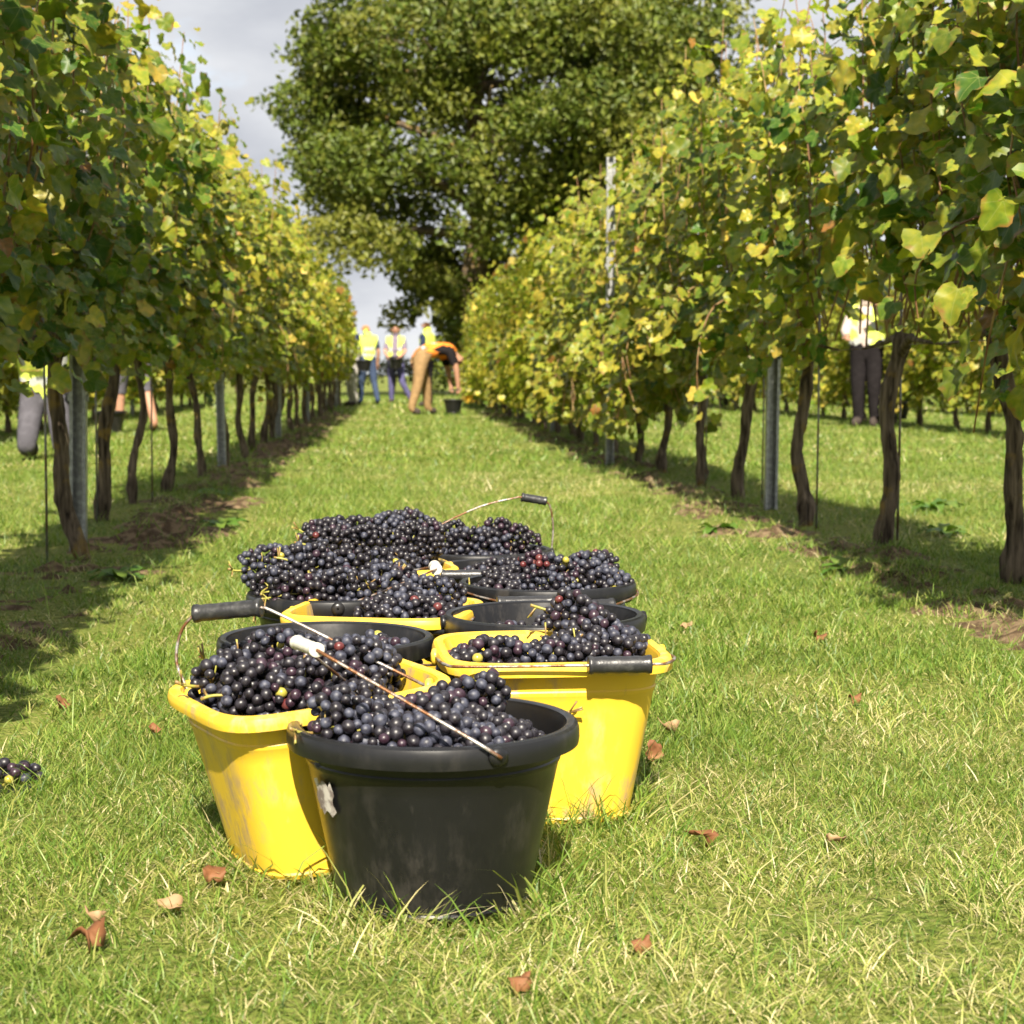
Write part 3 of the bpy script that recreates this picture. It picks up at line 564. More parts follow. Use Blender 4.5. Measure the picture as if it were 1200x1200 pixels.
dg = bpy.context.evaluated_depsgraph_get(); dg.update()
def submesh(V, F, keep, disp, nrm, name, mats, midx=None):
    Fk = [F[i] for i in keep]; idx = sorted({v for f in Fk for v in f}); rm = {v: i for i, v in enumerate(idx)}
    return mesh(name, V[idx] + nrm[idx] * disp, [[rm[v] for v in f] for f in Fk], mats=mats, midx=midx)
for (ob, J, lab), label, loc, rz, top, legs, vest, vopen, shorts, sleeves, hair, group in PEOPLE:
    ev = ob.evaluated_get(dg); me = ev.to_mesh()
    V = np.array([v.co[:] for v in me.vertices]); nrm = np.array([v.normal[:] for v in me.vertices]); F = [list(p.vertices) for p in me.polygons]; ev.to_mesh_clear()
    Cn = np.array([V[f].mean(0) for f in F]); best = np.full(len(F), 9.0); which = np.zeros(len(F), int); tt = np.zeros(len(F))
    for k, (a, b_, l) in enumerate(lab):
        A, B = np.array(J[a]), np.array(J[b_]); d = B - A; t = np.clip(((Cn - A) @ d) / (d @ d), 0, 1); ds = np.linalg.norm(Cn - A - t[:, None] * d, axis=1)
        rr = (RD.get(a) or RD[a[:2]])[0]; ds = ds / (rr + 0.02); u = ds < best; best[u] = ds[u]; which[u] = k; tt[u] = t[u]
    L_ = np.array([lab[k][2] for k in which])
    root = empty('person', loc, (0, 0, rz)); tag(root, label, 'person', group or 'grape pickers in the vineyard')
    b = MB(); b.add(V, F)
    # fingers and thumb, nose and ears grow out of the same body mesh
    for s in 'LR':
        h = np.array(J['ha' + s]); d = h - np.array(J['wr' + s]); d /= np.linalg.norm(d); sd_ = np.cross(d, [0, 0, 1.0]); sd_ = sd_ / (np.linalg.norm(sd_) + 1e-9); up_ = np.cross(sd_, d)
        for q, ln in ((-.024, .055), (-.008, .066), (.008, .062), (.024, .048)):
            p0 = h + sd_ * q; p1 = p0 + d * ln * .55; p2 = p1 + d * ln * .35 - up_ * .02; b.add(*tube([p0, p1, p2], [.009, .0085, .007], 6))
        p0 = h - d * .03 + sd_ * .03; b.add(*tube([p0, p0 + sd_ * .025 + d * .02, p0 + sd_ * .03 + d * .05], [.011, .010, .008], 6))
    hc = np.array(J['head']); ax = np.array(J['crown']) - hc; ax /= np.linalg.norm(ax); fwd = np.array([0, 1.0, 0]); fwd = fwd - ax * (fwd @ ax)
    if np.linalg.norm(fwd) < 0.3: fwd = np.array([0, 0, -1.0]) - ax * (np.array([0, 0, -1.0]) @ ax)
    fwd /= np.linalg.norm(fwd); lat = np.cross(fwd, ax)
    b.add(*tube([hc + fwd * .08 + ax * .03, hc + fwd * .115 - ax * .005, hc + fwd * .09 - ax * .015], [.009, .014, .010], 6))
    for sg in (-1, 1): b.add(*tube([hc + lat * sg * .076 + ax * .02, hc + lat * sg * .092, hc + lat * sg * .078 - ax * .025], [.010, .014, .009], 6))
    bd = b.build('body', M['skin'], root)
    for sg in (-1, 1):
        e = MB().add(IV2 * np.array([.012, .012, .010]) + hc + fwd * .088 + lat * sg * .03 + ax * .028, IF2).build('eye', CL['dark'], bd)
    MB().add(*tube([hc + fwd * .088 - ax * .042 - lat * .022, hc + fwd * .097 - ax * .045, hc + fwd * .088 - ax * .042 + lat * .022], [.004, .006, .004], 6)).build('mouth', CL['brick'], bd)
    keep = np.where((L_ == 'head') & ((((Cn - hc) @ ax) > 0.025) | ((((Cn - hc) @ fwd) < -0.01) & (((Cn - hc) @ ax) > -0.05))) & ~((((Cn - hc) @ fwd) > 0.045) & (((Cn - hc) @ ax) < 0.055)))[0]
    link('hair', submesh(V, F, keep, 0.010, nrm, 'hair', [CL[hair]]), bd)
    lg = np.isin(L_, ['thigh', 'hips']) | ((L_ == 'shin') & (not shorts)) | ((L_ == 'torso') & (which == 0) & (tt < 0.25))
    link('shorts' if shorts else 'trousers', submesh(V, F, np.where(lg)[0], 0.012, nrm, 'trousers', [CL[legs]]), root)
    sh = (L_ == 'torso') | ((L_ == 'uparm') & ((tt < 0.75) if sleeves == 'short' else True)) | ((L_ == 'forearm') & (sleeves == 'long'))
    link('shirt', submesh(V, F, np.where(sh)[0], 0.008, nrm, 'shirt', [CL[top]]), root)
    if vest:
        ve = (L_ == 'torso') & ~((np.abs(Cn[:, 0]) > 0.19) & (which > 5))
        if vopen: ve &= ~((np.abs(Cn[:, 0]) < 0.065) & (nrm[[f[0] for f in F]][:, 1] > 0.2))
        ids = np.where(ve)[0]; hh = which[ids] + tt[ids]
        mid = ((hh > 0.45) & (hh < 0.72)) | ((hh > 1.25) & (hh < 1.5))
        link('safety_vest', submesh(V, F, ids, 0.022, nrm, 'safety_vest', [CL[vest], CL['band']], mid.astype(int)), root)
    for s in 'LR':
        ft = np.where((L_ == 'foot') & ((Cn[:, 0] < 0) if s == 'L' else (Cn[:, 0] >= 0)))[0]
        if len(ft): link('boot', submesh(V, F, ft, 0.010, nrm, 'boot', [CL['boot']]), root)
    m_ = ob.data; bpy.data.objects.remove(ob); bpy.data.meshes.remove(m_)

# buckets that the pickers use
def far_bucket(kind, loc, label, rot=(0, 0, 0), hang=True):
    root = empty('picking_bucket', loc, tuple(R(a) for a in rot)); root['_m'] = M['black'] if kind == 'round' else M['yellow']
    body, rim, o = BM[kind]; link('body', body, root); link('rim', rim, root); tag(root, label, 'bucket', 'buckets of the pickers')
    bail(root, o, 20, 25 if hang else 80, std(o, 0.18), 4, M['grip_black'])
far_bucket('round', (0.90, 28.75, 0.03), 'black bucket on the grass under the hands of the bending picker')
far_bucket('round', (-0.02, 39.12, 0.80), 'black bucket carried by the picker in open yellow vest', (10, 0, 0))
far_bucket('round', (-0.66, 36.4, 0.72), 'black bucket held by the half hidden picker at the row end')
far_bucket('square', (1.55, 41.0, 0.17), 'yellow bucket tipped on its side beyond the bending picker', (90, 0, 30))
far_bucket('round', (6.08, 21.5, 0.10), 'black bucket beside the black-trousered picker beyond the vines')
far_bucket('round', (6.15, 33.3, 0.05), 'black bucket on the grass by the brick red picker')
far_bucket('round', (-3.05, 19.4, 0.03), 'black bucket at the feet of the bare-legged picker')

# ------------------------------------------------------------------ trellis posts, stakes and wires
def post_mesh():
    m = MB(); w, d, t, hgt = 0.029, 0.042, 0.003, 2.15
    prof = [(-w, 0), (-w, d), (-w + 0.012, d), (-w + 0.012, d - t), (-w + t, d - t), (-w + t, t), (w - t, t), (w - t, d - t), (w - 0.012, d - t), (w - 0.012, d), (w, d), (w, 0)]
    n = len(prof); V = [(x, -y + d / 2, z) for z in (-0.2, hgt) for x, y in prof]
    F = [[i, (i + 1) % n, n + (i + 1) % n, n + i] for i in range(n)] + [[i, n - 1 - i, n - 2 - i, i + 1][::-1] for i in range(0, n // 2 - 1)]
    F += [[n + i, n + n - 1 - i, n + n - 2 - i, n + i + 1] for i in range(0, n // 2 - 1)]
    m.add(V, F); return m.mesh('post', M['galv'], smooth=False)
PM = post_mesh()
hook = MB(); hook.add(*box(-0.004, 0.004, -0.004, 0.004, -0.012, 0.012)); HM = hook.mesh('wire_hook', M['galv'], smooth=False)
def post(x, y, label, tilt=0):
    root = empty('trellis_post', (x, y, 0), (0, R(tilt), 0)); tag(root, label, 'post', 'steel posts of the vine trellis')
    link('channel', PM, root)
    for z in (0.55, 0.80, 1.1, 1.4, 1.7, 2.0):
        for s in (-1, 1): link('wire_hook', HM, root, (s * 0.0335, -0.004, z))
LROW = 'the vine row that hides the grey-trousered picker'; RROW = 'the vine row before the black-trousered picker'
post(-1.150, 6.53, 'galvanised channel post beside a leaning dark vine trunk', 1); post(-1.2, 12.4, 'galvanised post behind the lichened trunks of ' + LROW, -1)
for y in (18.3, 24.2, 30.1, 36.0): post(XL, y, 'distant galvanised post in ' + LROW)
post(1.755, 8.33, 'galvanised channel post between two dark vine trunks of ' + RROW, 0.5)
post(1.50, 12.6, 'galvanised post showing bright through the leaves of ' + RROW, 0)
for y in (20.0, 25.8, 31.6, 37.4): post(XR, y, 'distant galvanised post in ' + RROW)
for y in (21.5, 27.5, 33.5): post(ROWS2[1], y, 'galvanised post in the row behind the black-trousered picker')
for y in (16.5, 22.5, 28.5): post(ROWS2[0], y, 'galvanised post in the row behind the grey-trousered picker')
for X, nm in ((XL, LROW), (XR, RROW)):
    for z, w in ((0.74, 'low fruiting'), (1.4, 'middle'), (1.98, 'top')):
        P = [(X + 0.034 + 0.01 * math.sin(y * 3), y, z - 0.015 * abs(math.sin(y * 0.53))) for y in np.arange(1.6 if X < 0 else 3.6, 39.5, 0.9)]
        tag(MB().add(*tube(P, 0.0016, 5)).build('trellis_wire', M['rod']), f'thin {w} wire strung along {nm}', 'wire')

# ------------------------------------------------------------------ vines
def leaf_shape(seed, detail=True, curl=1.0):
    """petiole at the origin, tip at +y, about one unit wide; outline, inner ring and centre"""
    r = np.random.default_rng(seed)
    if detail: half = [(0.20, -0.17), (0.41, -0.11), (0.51, 0.06), (0.475, 0.18), (0.53, 0.33), (0.45, 0.49), (0.33, 0.60), (0.19, 0.78)]
    else: half = [(0.22, -0.17), (0.48, 0.06), (0.48, 0.42), (0.20, 0.68)]
    half = np.array(half); jr = 0.022
    hr = half + r.normal(0, jr, half.shape); hl = half * [-1, 1] + r.normal(0, jr, half.shape)
    out = np.vstack([[(0, -0.02)], hr, [(0, 0.92)], hl[::-1]]); n = len(out); cen = np.array([0, 0.30])
    P = np.vstack([out, cen + (out - cen) * 0.55, [cen]]) if detail else np.vstack([out, [cen]])
    x, y = P[:, 0], P[:, 1]
    fold = r.uniform(0.0, 0.36); cup = r.uniform(-0.70, 0.30); tipc = r.uniform(-0.5, 0.0); ph = r.random() * 6.28
    rad = np.hypot(x, y - .3); an = np.arctan2(x, y - .3)
    z = curl * (fold * np.sqrt(x ** 2 + .004) + cup * rad ** 2 + tipc * np.clip(y - 0.4, 0, 1) ** 2 + 0.26 * rad ** 2 * np.sin(an * 5 + ph))
    edge = np.zeros(len(P)); edge[:n] = 1.0
    if detail: edge[n:2 * n] = 0.45
    i = np.arange(n); j = (i + 1) % n
    if detail: F = np.vstack([np.c_[j, i, n + i], np.c_[j, n + i, n + j], np.c_[n + j, n + i, np.full(n, 2 * n)]])
    else: F = np.c_[j, i, np.full(n, n)]
    return np.c_[x, y, z], F, np.c_[x, y, np.full(len(x), seed * 1.37 % 9)], edge
LS = [leaf_shape(s) for s in range(8)]; LSF = [leaf_shape(30 + s, False) for s in range(6)]
TINTS = np.array([(0.045, 0.098, 0.012), (0.082, 0.140, 0.014), (0.140, 0.192, 0.020), (0.205, 0.235, 0.026), (0.285, 0.270, 0.034), (0.36, 0.29, 0.05), (0.26, 0.135, 0.04)])
TP = np.array([0.13, 0.23, 0.31, 0.22, 0.085, 0.018, 0.007])
LM = {}
for s, (V, F, uv, e) in enumerate(LS):
    for t, c in enumerate(TINTS):
        LM[s, t] = mesh('vine_leaf', V, F, M['leaf'], smooth=True, tint=np.c_[np.tile(c, (len(V), 1)), e], luv=uv)

def joined_leaves(name, P, Rm, sc, tint, shapes, mat, r):
    which = r.integers(0, len(shapes), len(P)); Vs, Fs, Ts, Us = [], [], [], []; off = 0
    for s, (V, F, uv, e) in enumerate(shapes):
        k = np.where(which == s)[0]
        if not len(k): continue
        W = np.einsum('nij,vj->nvi', Rm[k], V) * sc[k][:, None, None] + P[k][:, None, :]; n, v = W.shape[:2]
        Vs.append(W.reshape(-1, 3)); Fs.append((F[None] + (np.arange(n) * v)[:, None, None]).reshape(-1, 3) + off)
        tc = np.concatenate([np.repeat(tint[k][:, None], v, 1), np.tile(e[None, :, None], (n, 1, 1))], 2); Ts.append(tc.reshape(-1, 4)); Us.append((uv[None] + np.c_[np.zeros(n), np.zeros(n), r.random(n) * 9][:, None]).reshape(-1, 3)); off += n * v
    return mesh(name, np.vstack(Vs), np.vstack(Fs), mat, True, np.vstack(Ts), np.vstack(Us))

def vine_foliage(seed, shoots=17, half=0.70, ztop=2.12, width=1.0, droop=2, zb=0.78):
    """local coordinates: x across the row, y along it; returns leaf positions, frames, sizes and cane paths"""
    r = np.random.default_rng(seed); P, Nn, Tp, Sz, canes, ages = [], [], [], [], [], []
    for k in range(shoots + droop):
        hang = k >= shoots; y0 = (-half + 2 * half * (k + 0.5) / shoots if not hang else r.uniform(-half, half)) + r.normal(0, 0.04); sgn = 1 if r.random() < 0.5 else -1
        if not hang:
            top = ztop + r.normal(0, 0.14); b1 = sgn * r.uniform(0.0, 0.24) * width; b2 = b1 * r.uniform(0.2, 1.3)
            path = [(r.normal(0, .03), y0 * 0.8, zb + r.uniform(-.05, .05)), (b1 * .8, y0, zb + (top - zb) * .33), (b1, y0 + r.normal(0, .06), zb + (top - zb) * .66), (b2, y0 + r.normal(0, .11), top)]
        else:
            z0 = r.uniform(.95, 1.4) - .25 * (zb < .7); ln = r.uniform(.3, .62) + (zb < .7) * r.uniform(0, .3); path = [(0.05 * sgn, y0, z0), (sgn * .26 * width, y0 + r.normal(0, .05), z0 - .05), (sgn * .36 * width, y0 + r.normal(0, .10), z0 - ln * .5), (sgn * .34 * width, y0 + r.normal(0, .12), max(z0 - ln, .25))]
        C = catmull(path, 8); canes.append(C); nn = 20 if not hang else 10
        for i in range(nn):
            t = (i + r.random() * .6) / nn; q = t * (len(C) - 1); a = int(q); f = q - a; p = C[a] * (1 - f) + C[min(a + 1, len(C) - 1)] * f
            side = 1 if (i + k) % 2 else -1
            for lat in range(1 + (r.random() < .80) + (r.random() < .55) + (r.random() < .4) + (r.random() < .3) + (t < .2)):
                d = np.array([side * r.uniform(.45, 1.0), r.normal(0, .65), r.normal(0.05, .35)]); d /= np.linalg.norm(d)
                ln = r.uniform(.05, .12) if lat == 0 else r.uniform(.07, .24); pos = p + d * ln; pos[2] -= (t < .15) * r.uniform(0, .10); lim = (.24 + .24 * float(vnoise(pos[1] + seed * 7.3, pos[2], 2.6, 1))) * width; pos[0] = np.clip(pos[0], -lim, lim) + r.normal(0, .02)
                sx = 1 if pos[0] > 0 else -1
                n = np.array([sx * r.uniform(.1, .9), -.45, r.uniform(.15, .95)]) + r.normal(0, .38, 3); n /= np.linalg.norm(n)
                tp = np.array([sx * .35, 0, -.8]) + r.normal(0, .45, 3); tp -= n * (tp @ n); tp /= np.linalg.norm(tp)
                P.append(pos); Nn.append(n); Tp.append(tp); Sz.append((r.uniform(.068, .120) if lat == 0 else r.uniform(.040, .082)) * (0.75 if t > .9 else 1)); ages.append(t)
    P, Nn, Tp, Sz = map(np.array, (P, Nn, Tp, Sz)); X = np.cross(Tp, Nn); Rm = np.stack([X, Tp, Nn], 2)
    return P, Rm, Sz, canes, np.array(ages), r

def trunk_mesh(seed, lean=(0, 0), rad=0.033, sides=16, rings=26, arms=True):
    r = np.random.default_rng(seed); zs = np.linspace(-0.06, 0.78, rings); t = (zs + .06) / .84
    bx = lean[0] * (1 - t) + 0.022 * np.sin(t * 5 + seed) + .010 * np.sin(t * 12 + seed * 3); by = lean[1] * (1 - t) + 0.02 * np.cos(t * 5 + seed * 2)
    rd = rad * (1.0 - .12 * t + 0.50 * np.exp(-((t - .15) / .06) ** 2) * r.uniform(.1, 1) + .35 * np.exp(-((t - .98) / .07) ** 2) + 0.08 * np.sin(t * 17 + seed) + .05 * r.normal(0, 1, rings))
    ph = r.random(3) * 6.28; A = np.arange(sides) / sides * 2 * np.pi
    rn = 1 + .12 * np.sin(3 * A[None] + ph[0] + 4 * t[:, None]) + .09 * np.sin(5 * A[None] + ph[1] - 5 * t[:, None]) + .06 * r.normal(0, 1, (rings, sides))
    m = MB(); m.add(*tube(np.c_[bx, by, zs], rd, sides, True, rn))
    if arms:
        for s in (-1, 1):
            p = np.array([bx[-3], by[-3], 0.70]); C = catmull([p, p + [0.01, s * .10, .06], p + [.02 * s, s * .26, .05], p + [0, s * .5, .03]], 5)
            m.add(*tube(C, np.linspace(rad * .7, rad * .14, len(C)), 9))
    return m.mesh('trunk', M['bark'])

def tint_for(n, ages, r, yellow=0.0):
    p = TP.copy(); p[:2] *= (1 - .6 * yellow); p[3:6] *= (1 + 1.6 * yellow); p /= p.sum(); return r.choice(7, n, p=p)

def near_vine(x, y, alley, seed, label, lean, rad=0.033, yellow=0.0, group=None, parts=300, ztop=2.12, droop=2, width=1.0, zb=.78):
    root = empty('grapevine', (x, y, 0)); tag(root, label, 'grapevine', group or 'grapevines lining the alley')
    link('trunk', trunk_mesh(seed, lean, rad), root)
    P, Rm, Sz, canes, ages, r = vine_foliage(seed, ztop=ztop, droop=droop, width=width, zb=zb)
    for C in canes:
        if x > 0 and 5 < y < 8 and C[-1][2] < C[0][2]: continue
        MB().add(*tube(C[::2], np.linspace(.0045, .0022, len(C[::2])), 5)).build('cane', M['cane'], root)
    # a gap in the leaves, low between the two thick trunks
    yw = P[:, 1] + y; ok = ~((x > 0) & (yw > 5.15) & (P[:, 2] < 1.00 + .08 * np.sin(P[:, 1] * 9)) & ((yw < 6.95) | ((yw < 8.5) & (P[:, 0] > .0))))
    P, Rm, Sz, ages = P[ok], Rm[ok], Sz[ok], ages[ok]
    ti = tint_for(len(P), ages, r, yellow)
    score = P[:, 0] * alley + .25 * Rm[:, 0, 2] * alley + .5 * Sz - .05 * P[:, 1] + r.normal(0, .05, len(P)); order = np.argsort(-score)
    for k in order[:parts]:
        o = bpy.data.objects.new('leaf', LM[int(r.integers(0, 8)), int(ti[k])]); COL.objects.link(o); o.parent = root
        m = Matrix(Rm[k].tolist()).to_4x4(); m.translation = P[k]; s = float(Sz[k]); o.matrix_basis = m @ Matrix.Diagonal((s, s, s, 1))
    rest = order[parts:]
    f = link('foliage', joined_leaves('foliage', P[rest], Rm[rest], Sz[rest], TINTS[ti[rest]] * r.uniform(.8, 1.25, (len(rest), 1)), LS, M['leaf'], r), root); f['kind'] = 'stuff'
    # petioles of the leaves that stick out
    return root

rv = random.Random(3)
LV = [(-1.20, 2.30), (-1.20, 3.55), (-1.19, 4.90), (-1.175, 6.23), (-1.235, 7.78), (-1.27, 8.93), (-1.215, 9.70), (-1.25, 11.2), (-1.21, 12.6), (-1.2, 13.9), (-1.2, 15.2)]
LLAB = ['grapevine near the dropped grapes, its leaves overhanging the alley', 'grapevine next along from the one by the dropped grapes', 'dense green grapevine before the leaning dark trunk of its row', 'grapevine with leaning dark trunk beside a channel post', 'grapevine with straight dark trunk, next after the channel post', 'grapevine with slim orange lichened trunk in the row of the grey-trousered picker',
        'grapevine with swollen graft at its base, behind the slim lichened one', 'grapevine with pale grey trunk behind the swollen-based vine', 'grapevine directly behind the second galvanised post of its row', 'yellowing grapevine past the second galvanised post of its row', 'yellowing grapevine farther past the second galvanised post']
LLEAN = [(0, 0), (.02, 0), (0, .05), (.09, -.05), (-.01, 0), (-.02, .0), (-.01, 0), (.02, 0), (0, 0), (.01, 0), (0, 0)]
for i, ((x, y), lb, ln) in enumerate(zip(LV, LLAB, LLEAN)):
    near_vine(x, y, 1, 100 + i, lb, (ln[0], ln[1]), rad=[.028, .028, .028, .027, .028, .019, .023, .022, .025, .025, .025][i], yellow=[0, 0, 0, .05, .2, .5, .8, 1.0, 1.1, 1.2, 1.2][i], droop=1 if i < 6 else 2, parts=300 if y > 3 else 60, ztop=2.05)
RV = [(1.74, 4.05), (1.82, 5.28), (1.775, 6.20), (1.735, 7.46), (1.765, 8.85), (1.725, 10.26), (1.74, 11.6), (1.74, 12.9), (1.74, 14.5), (1.74, 15.8)]
RLAB = ['grapevine at the near end of the row before the black-trousered picker, with drooping big leaves', 'grapevine with thick shaded trunk and hanging leafy shoot', 'grapevine with thick ridged trunk and a thin steel rod tied to it', 'grapevine with lichened trunk just before the channel post', 'grapevine with straight trunk just past the channel post',
        'grapevine with bent lichened trunk, second past the channel post', 'yellow-green grapevine with shoots hanging to the grass', 'yellow-green grapevine with low leafy skirt around its trunk', 'yellowing grapevine by the post that shows through the leaves', 'yellowing grapevine past the post that shows through the leaves']
RLEAN = [(0, 0), (.03, 0), (-.09, 0), (-.04, 0), (-.05, 0), (.05, 0), (0, 0), (0, 0), (0, 0), (0, 0)]
for i, ((x, y), lb, ln) in enumerate(zip(RV, RLAB, RLEAN)):
    near_vine(x, y, -1, 200 + i, lb, ln, rad=[.027, .027, .028, .027, .027, .025, .025, .025, .025, .025][i], yellow=[.15, .2, .35, .6, .8, 1.0, 1.1, 1.2, 1.2, 1.2][i], droop=[5, 3, 1, 2, 2, 5, 16, 16, 14, 14][i], ztop=2.14, width=1.0, zb=.78 if i < 5 else (.70 if i == 5 else .50))

# thin steel rods that the vines are tied to
for (x, y, lb) in [(-1.19, 6.15, 'thin rod against the leaning dark trunk'), (-1.27, 7.66, 'thin rod against the straight dark trunk after the channel post'), (-1.20, 8.86, 'thin rod beside the slim lichened trunk'), (1.765, 6.22, 'thin steel rod against the thick ridged trunk'), (1.73, 7.30, 'thin pale rod against the lichened trunk before the post'), (1.80, 8.75, 'thin rod behind the trunk past the channel post'), (1.76, 10.15, 'thin rod against the bent lichened trunk')]:
    tag(MB().add(*tube([(x, y, -.1), (x + .004, y, .5), (x, y + .01, 1.3)], .0045, 6)).build('vine_rod', M['rod']), lb, 'rod', 'steel rods beside vine trunks')

# farther vines share a few meshes
FAR = []
for s in range(12):
    P, Rm, Sz, canes, ages, r = vine_foliage(500 + s, shoots=13, ztop=2.12, droop=(8, 18)[s // 6], zb=(.74, .48)[s // 6])
    ti = tint_for(len(P), ages, r, 1.3)
    FAR.append((joined_leaves('crown', P, Rm, Sz * 1.12, TINTS[ti] * r.uniform(.8, 1.25, (len(P), 1)), LSF, M['leaf'], r), trunk_mesh(520 + s, (rv.uniform(-.03, .03), 0), .030, 9, 12)))
def far_vine(x, y, label, group, s):
    root = empty('grapevine', (x, y, 0), (0, 0, R(180 * (s % 2)))); tag(root, label, 'grapevine', group)
    c, t = FAR[s % 6 + (0 if abs(x - XL) < .1 else 6)]; link('trunk', t, root); k = link('crown', c, root); k['kind'] = 'stuff'
    root.scale = (1, 1, 0.97 + .06 * rv.random())
n_ = 0
for X, y0, y1, lb, gp in ((XL, 16.5, 39.5, 'distant yellow-green grapevine of the row that hides the grey-trousered picker', 'distant vines of the row hiding the grey-trousered picker'), (XR, 17.1, 39.5, 'distant yellow-green grapevine of the row before the black-trousered picker', 'distant vines of the row before the black-trousered picker'),
                          (ROWS2[0], 13.0, 40.0, 'grapevine of the row behind the grey-trousered picker', 'vines of the row behind the grey-trousered picker'), (ROWS2[1], 17.5, 42.0, 'grapevine of the row behind the black-trousered picker', 'vines of the row behind the black-trousered picker'),
                          (ROWS2[2], 22.0, 42.0, 'grapevine two rows behind the grey-trousered picker', 'vines two rows behind the grey-trousered picker'), (ROWS2[3], 25.0, 42.0, 'grapevine two rows behind the black-trousered picker', 'vines two rows behind the black-trousered picker')):
    y = y0
    while y < y1:
        far_vine(X + rv.uniform(-.03, .03), y, lb, gp, n_); n_ += rv.choice((1, 2, 3)); y += 1.3 + rv.uniform(-.05, .05)

# ------------------------------------------------------------------ big oak and the hedge behind the rows
def blob_leaves(centres, radii, per, size, tints, r, squash=.75, shell=.68):
    P, T = [], []
    for c, R_ in zip(centres, radii):
        n = int(per * R_ ** 2); d = r.normal(0, 1, (n, 3)); d /= np.linalg.norm(d, axis=1)[:, None]; rr = R_ * (shell + (1 - shell) * r.random(n) ** .6) * (1 + .22 * np.sin(d[:, 0] * 5 + c[0] * 3) * np.sin(d[:, 2] * 6 + c[1] * 2))
        P.append(c + d * rr[:, None] * np.array([r.uniform(.7, 1.35), r.uniform(.8, 1.2), squash * r.uniform(.6, 1.15)]) + r.normal(0, .10 * R_, (n, 3))); T.append((np.tile(tints[r.integers(0, len(tints))], (n, 1)) * .5 + tints[r.integers(0, len(tints), n)] * .5) * r.uniform(.7, 1.3, (n, 1)))
    P = np.vstack(P); T = np.vstack(T); n = len(P); s = r.uniform(size[0], size[1], n)
    a = r.normal(0, 1, (n, 3)); a /= np.linalg.norm(a, axis=1)[:, None]; b = np.cross(a, r.normal(0, 1, (n, 3))); b /= np.linalg.norm(b, axis=1)[:, None]; c = np.cross(a, b)
    V = np.stack([P - a * s[:, None], P + b * (s * .55)[:, None] + c * (s * .2)[:, None], P + a * s[:, None], P - b * (s * .55)[:, None] + c * (s * .2)[:, None]], 1).reshape(-1, 3)
    i = np.arange(n)[:, None] * 4; F = np.vstack([i + [0, 1, 2], i + [0, 2, 3]])
    return V, F, np.repeat(np.c_[T, np.zeros(n)], 4, 0)
def oak(x, y):
    r = np.random.default_rng(31); root = empty('oak_tree', (x, y, 0)); tag(root, 'huge broad oak tree standing beyond the end of the alley', 'tree')
    tr = catmull([(0, 0, -.3), (.1, 0, 1.5), (-.05, .1, 3.4), (.2, 0, 5.5), (.0, 0, 8.5), (.3, 0, 12)], 5)
    link('trunk', MB().add(*tube(tr, np.linspace(.62, .14, len(tr)), 14)).mesh('trunk', M['bark']), root)
    cen, rad = [], []
    for k in range(22):
        a = k * 2.4 + r.random(); z0 = 4.6 + 6.5 * (k / 22); ln = (6.6 - abs(z0 - 6) * .35) * r.uniform(.7, 1.0); el = r.uniform(.05, .5)
        q = np.array([math.cos(a) * ln, math.sin(a) * ln, z0 + ln * el]); C = catmull([(0, 0, z0), (math.cos(a) * ln * .4, math.sin(a) * ln * .4, z0 + ln * el * .5), q], 5)
        MB().add(*tube(C, np.linspace(.20, .03, len(C)), 7)).build('limb', M['bark'], root)
    for k in range(235):
        d = r.normal(0, 1, 3); d /= np.linalg.norm(d); q = r.uniform(.55, 1.0) ** .5
        lump = 1 + .20 * math.sin(d[0] * 4 + 1) * math.cos(d[2] * 5) + .14 * math.sin(d[1] * 7 + d[0] * 3)
        c = np.array([1.1, 0, 8.6]) + d * np.array([6.3, 6.6, 5.6]) * q * lump
        if c[2] < 3.9 + .5 * r.random(): continue
        cen.append(c); rad.append(r.uniform(.75, 1.45))
    for k in range(80):                       # drooping lower boughs round the trunk
        c = np.array([r.uniform(-2.4, 2.6), r.uniform(-.6, 3.0), r.uniform(.7, 4.6)])
        if c[0] < -1.2 and c[2] < 2.2: continue
        cen.append(c); rad.append(r.uniform(.45, .85))
    V, F, T = blob_leaves(cen, rad, 430, (.075, .145), np.array([(.075, .108, .010), (.102, .128, .012), (.130, .145, .015), (.056, .084, .009), (.155, .150, .018)]), r)
    k = link('crown', mesh('crown', V, F, M['oak_leaf'], False, T), root); k['kind'] = 'stuff'
oak(2.4, 55.0)
def shrub(x, y, w, h, seed, label, tints):
    r = np.random.default_rng(seed); root = empty('hedge_shrub', (x, y, 0)); tag(root, label, 'shrub', 'hedge shrubs beyond the vine rows')
    for k in range(4):
        a = r.random() * 6.28; MB().add(*tube([(0, 0, -.1), (math.cos(a) * .2, math.sin(a) * .2, h * .4), (math.cos(a) * w * .4, math.sin(a) * w * .3, h * .8)], [.05, .035, .012], 6)).build('stem', M['bark'], root)
    cen = [np.array([r.uniform(-w, w), r.uniform(-.6, .6), r.uniform(.25, 1) * h * .8]) for _ in range(16)]
    V, F, T = blob_leaves(cen, r.uniform(.35, .6, 16), 420, (.05, .10), tints, r)
    k = link('foliage', mesh('foliage', V, F, M['oak_leaf'], False, T), root); k['kind'] = 'stuff'
for k in range(17):
    shrub(-21 + 3.0 * k + rv.uniform(-.4, .4), 66 + rv.uniform(-2, 2), 2.2, rv.uniform(1.3, 2.0) if 3 < k < 10 else rv.uniform(2.2, 3.4), 800 + k, 'low hedge shrub across the field end behind the oak', np.array([(.06, .08, .015), (.09, .10, .02), (.15, .12, .04)]))

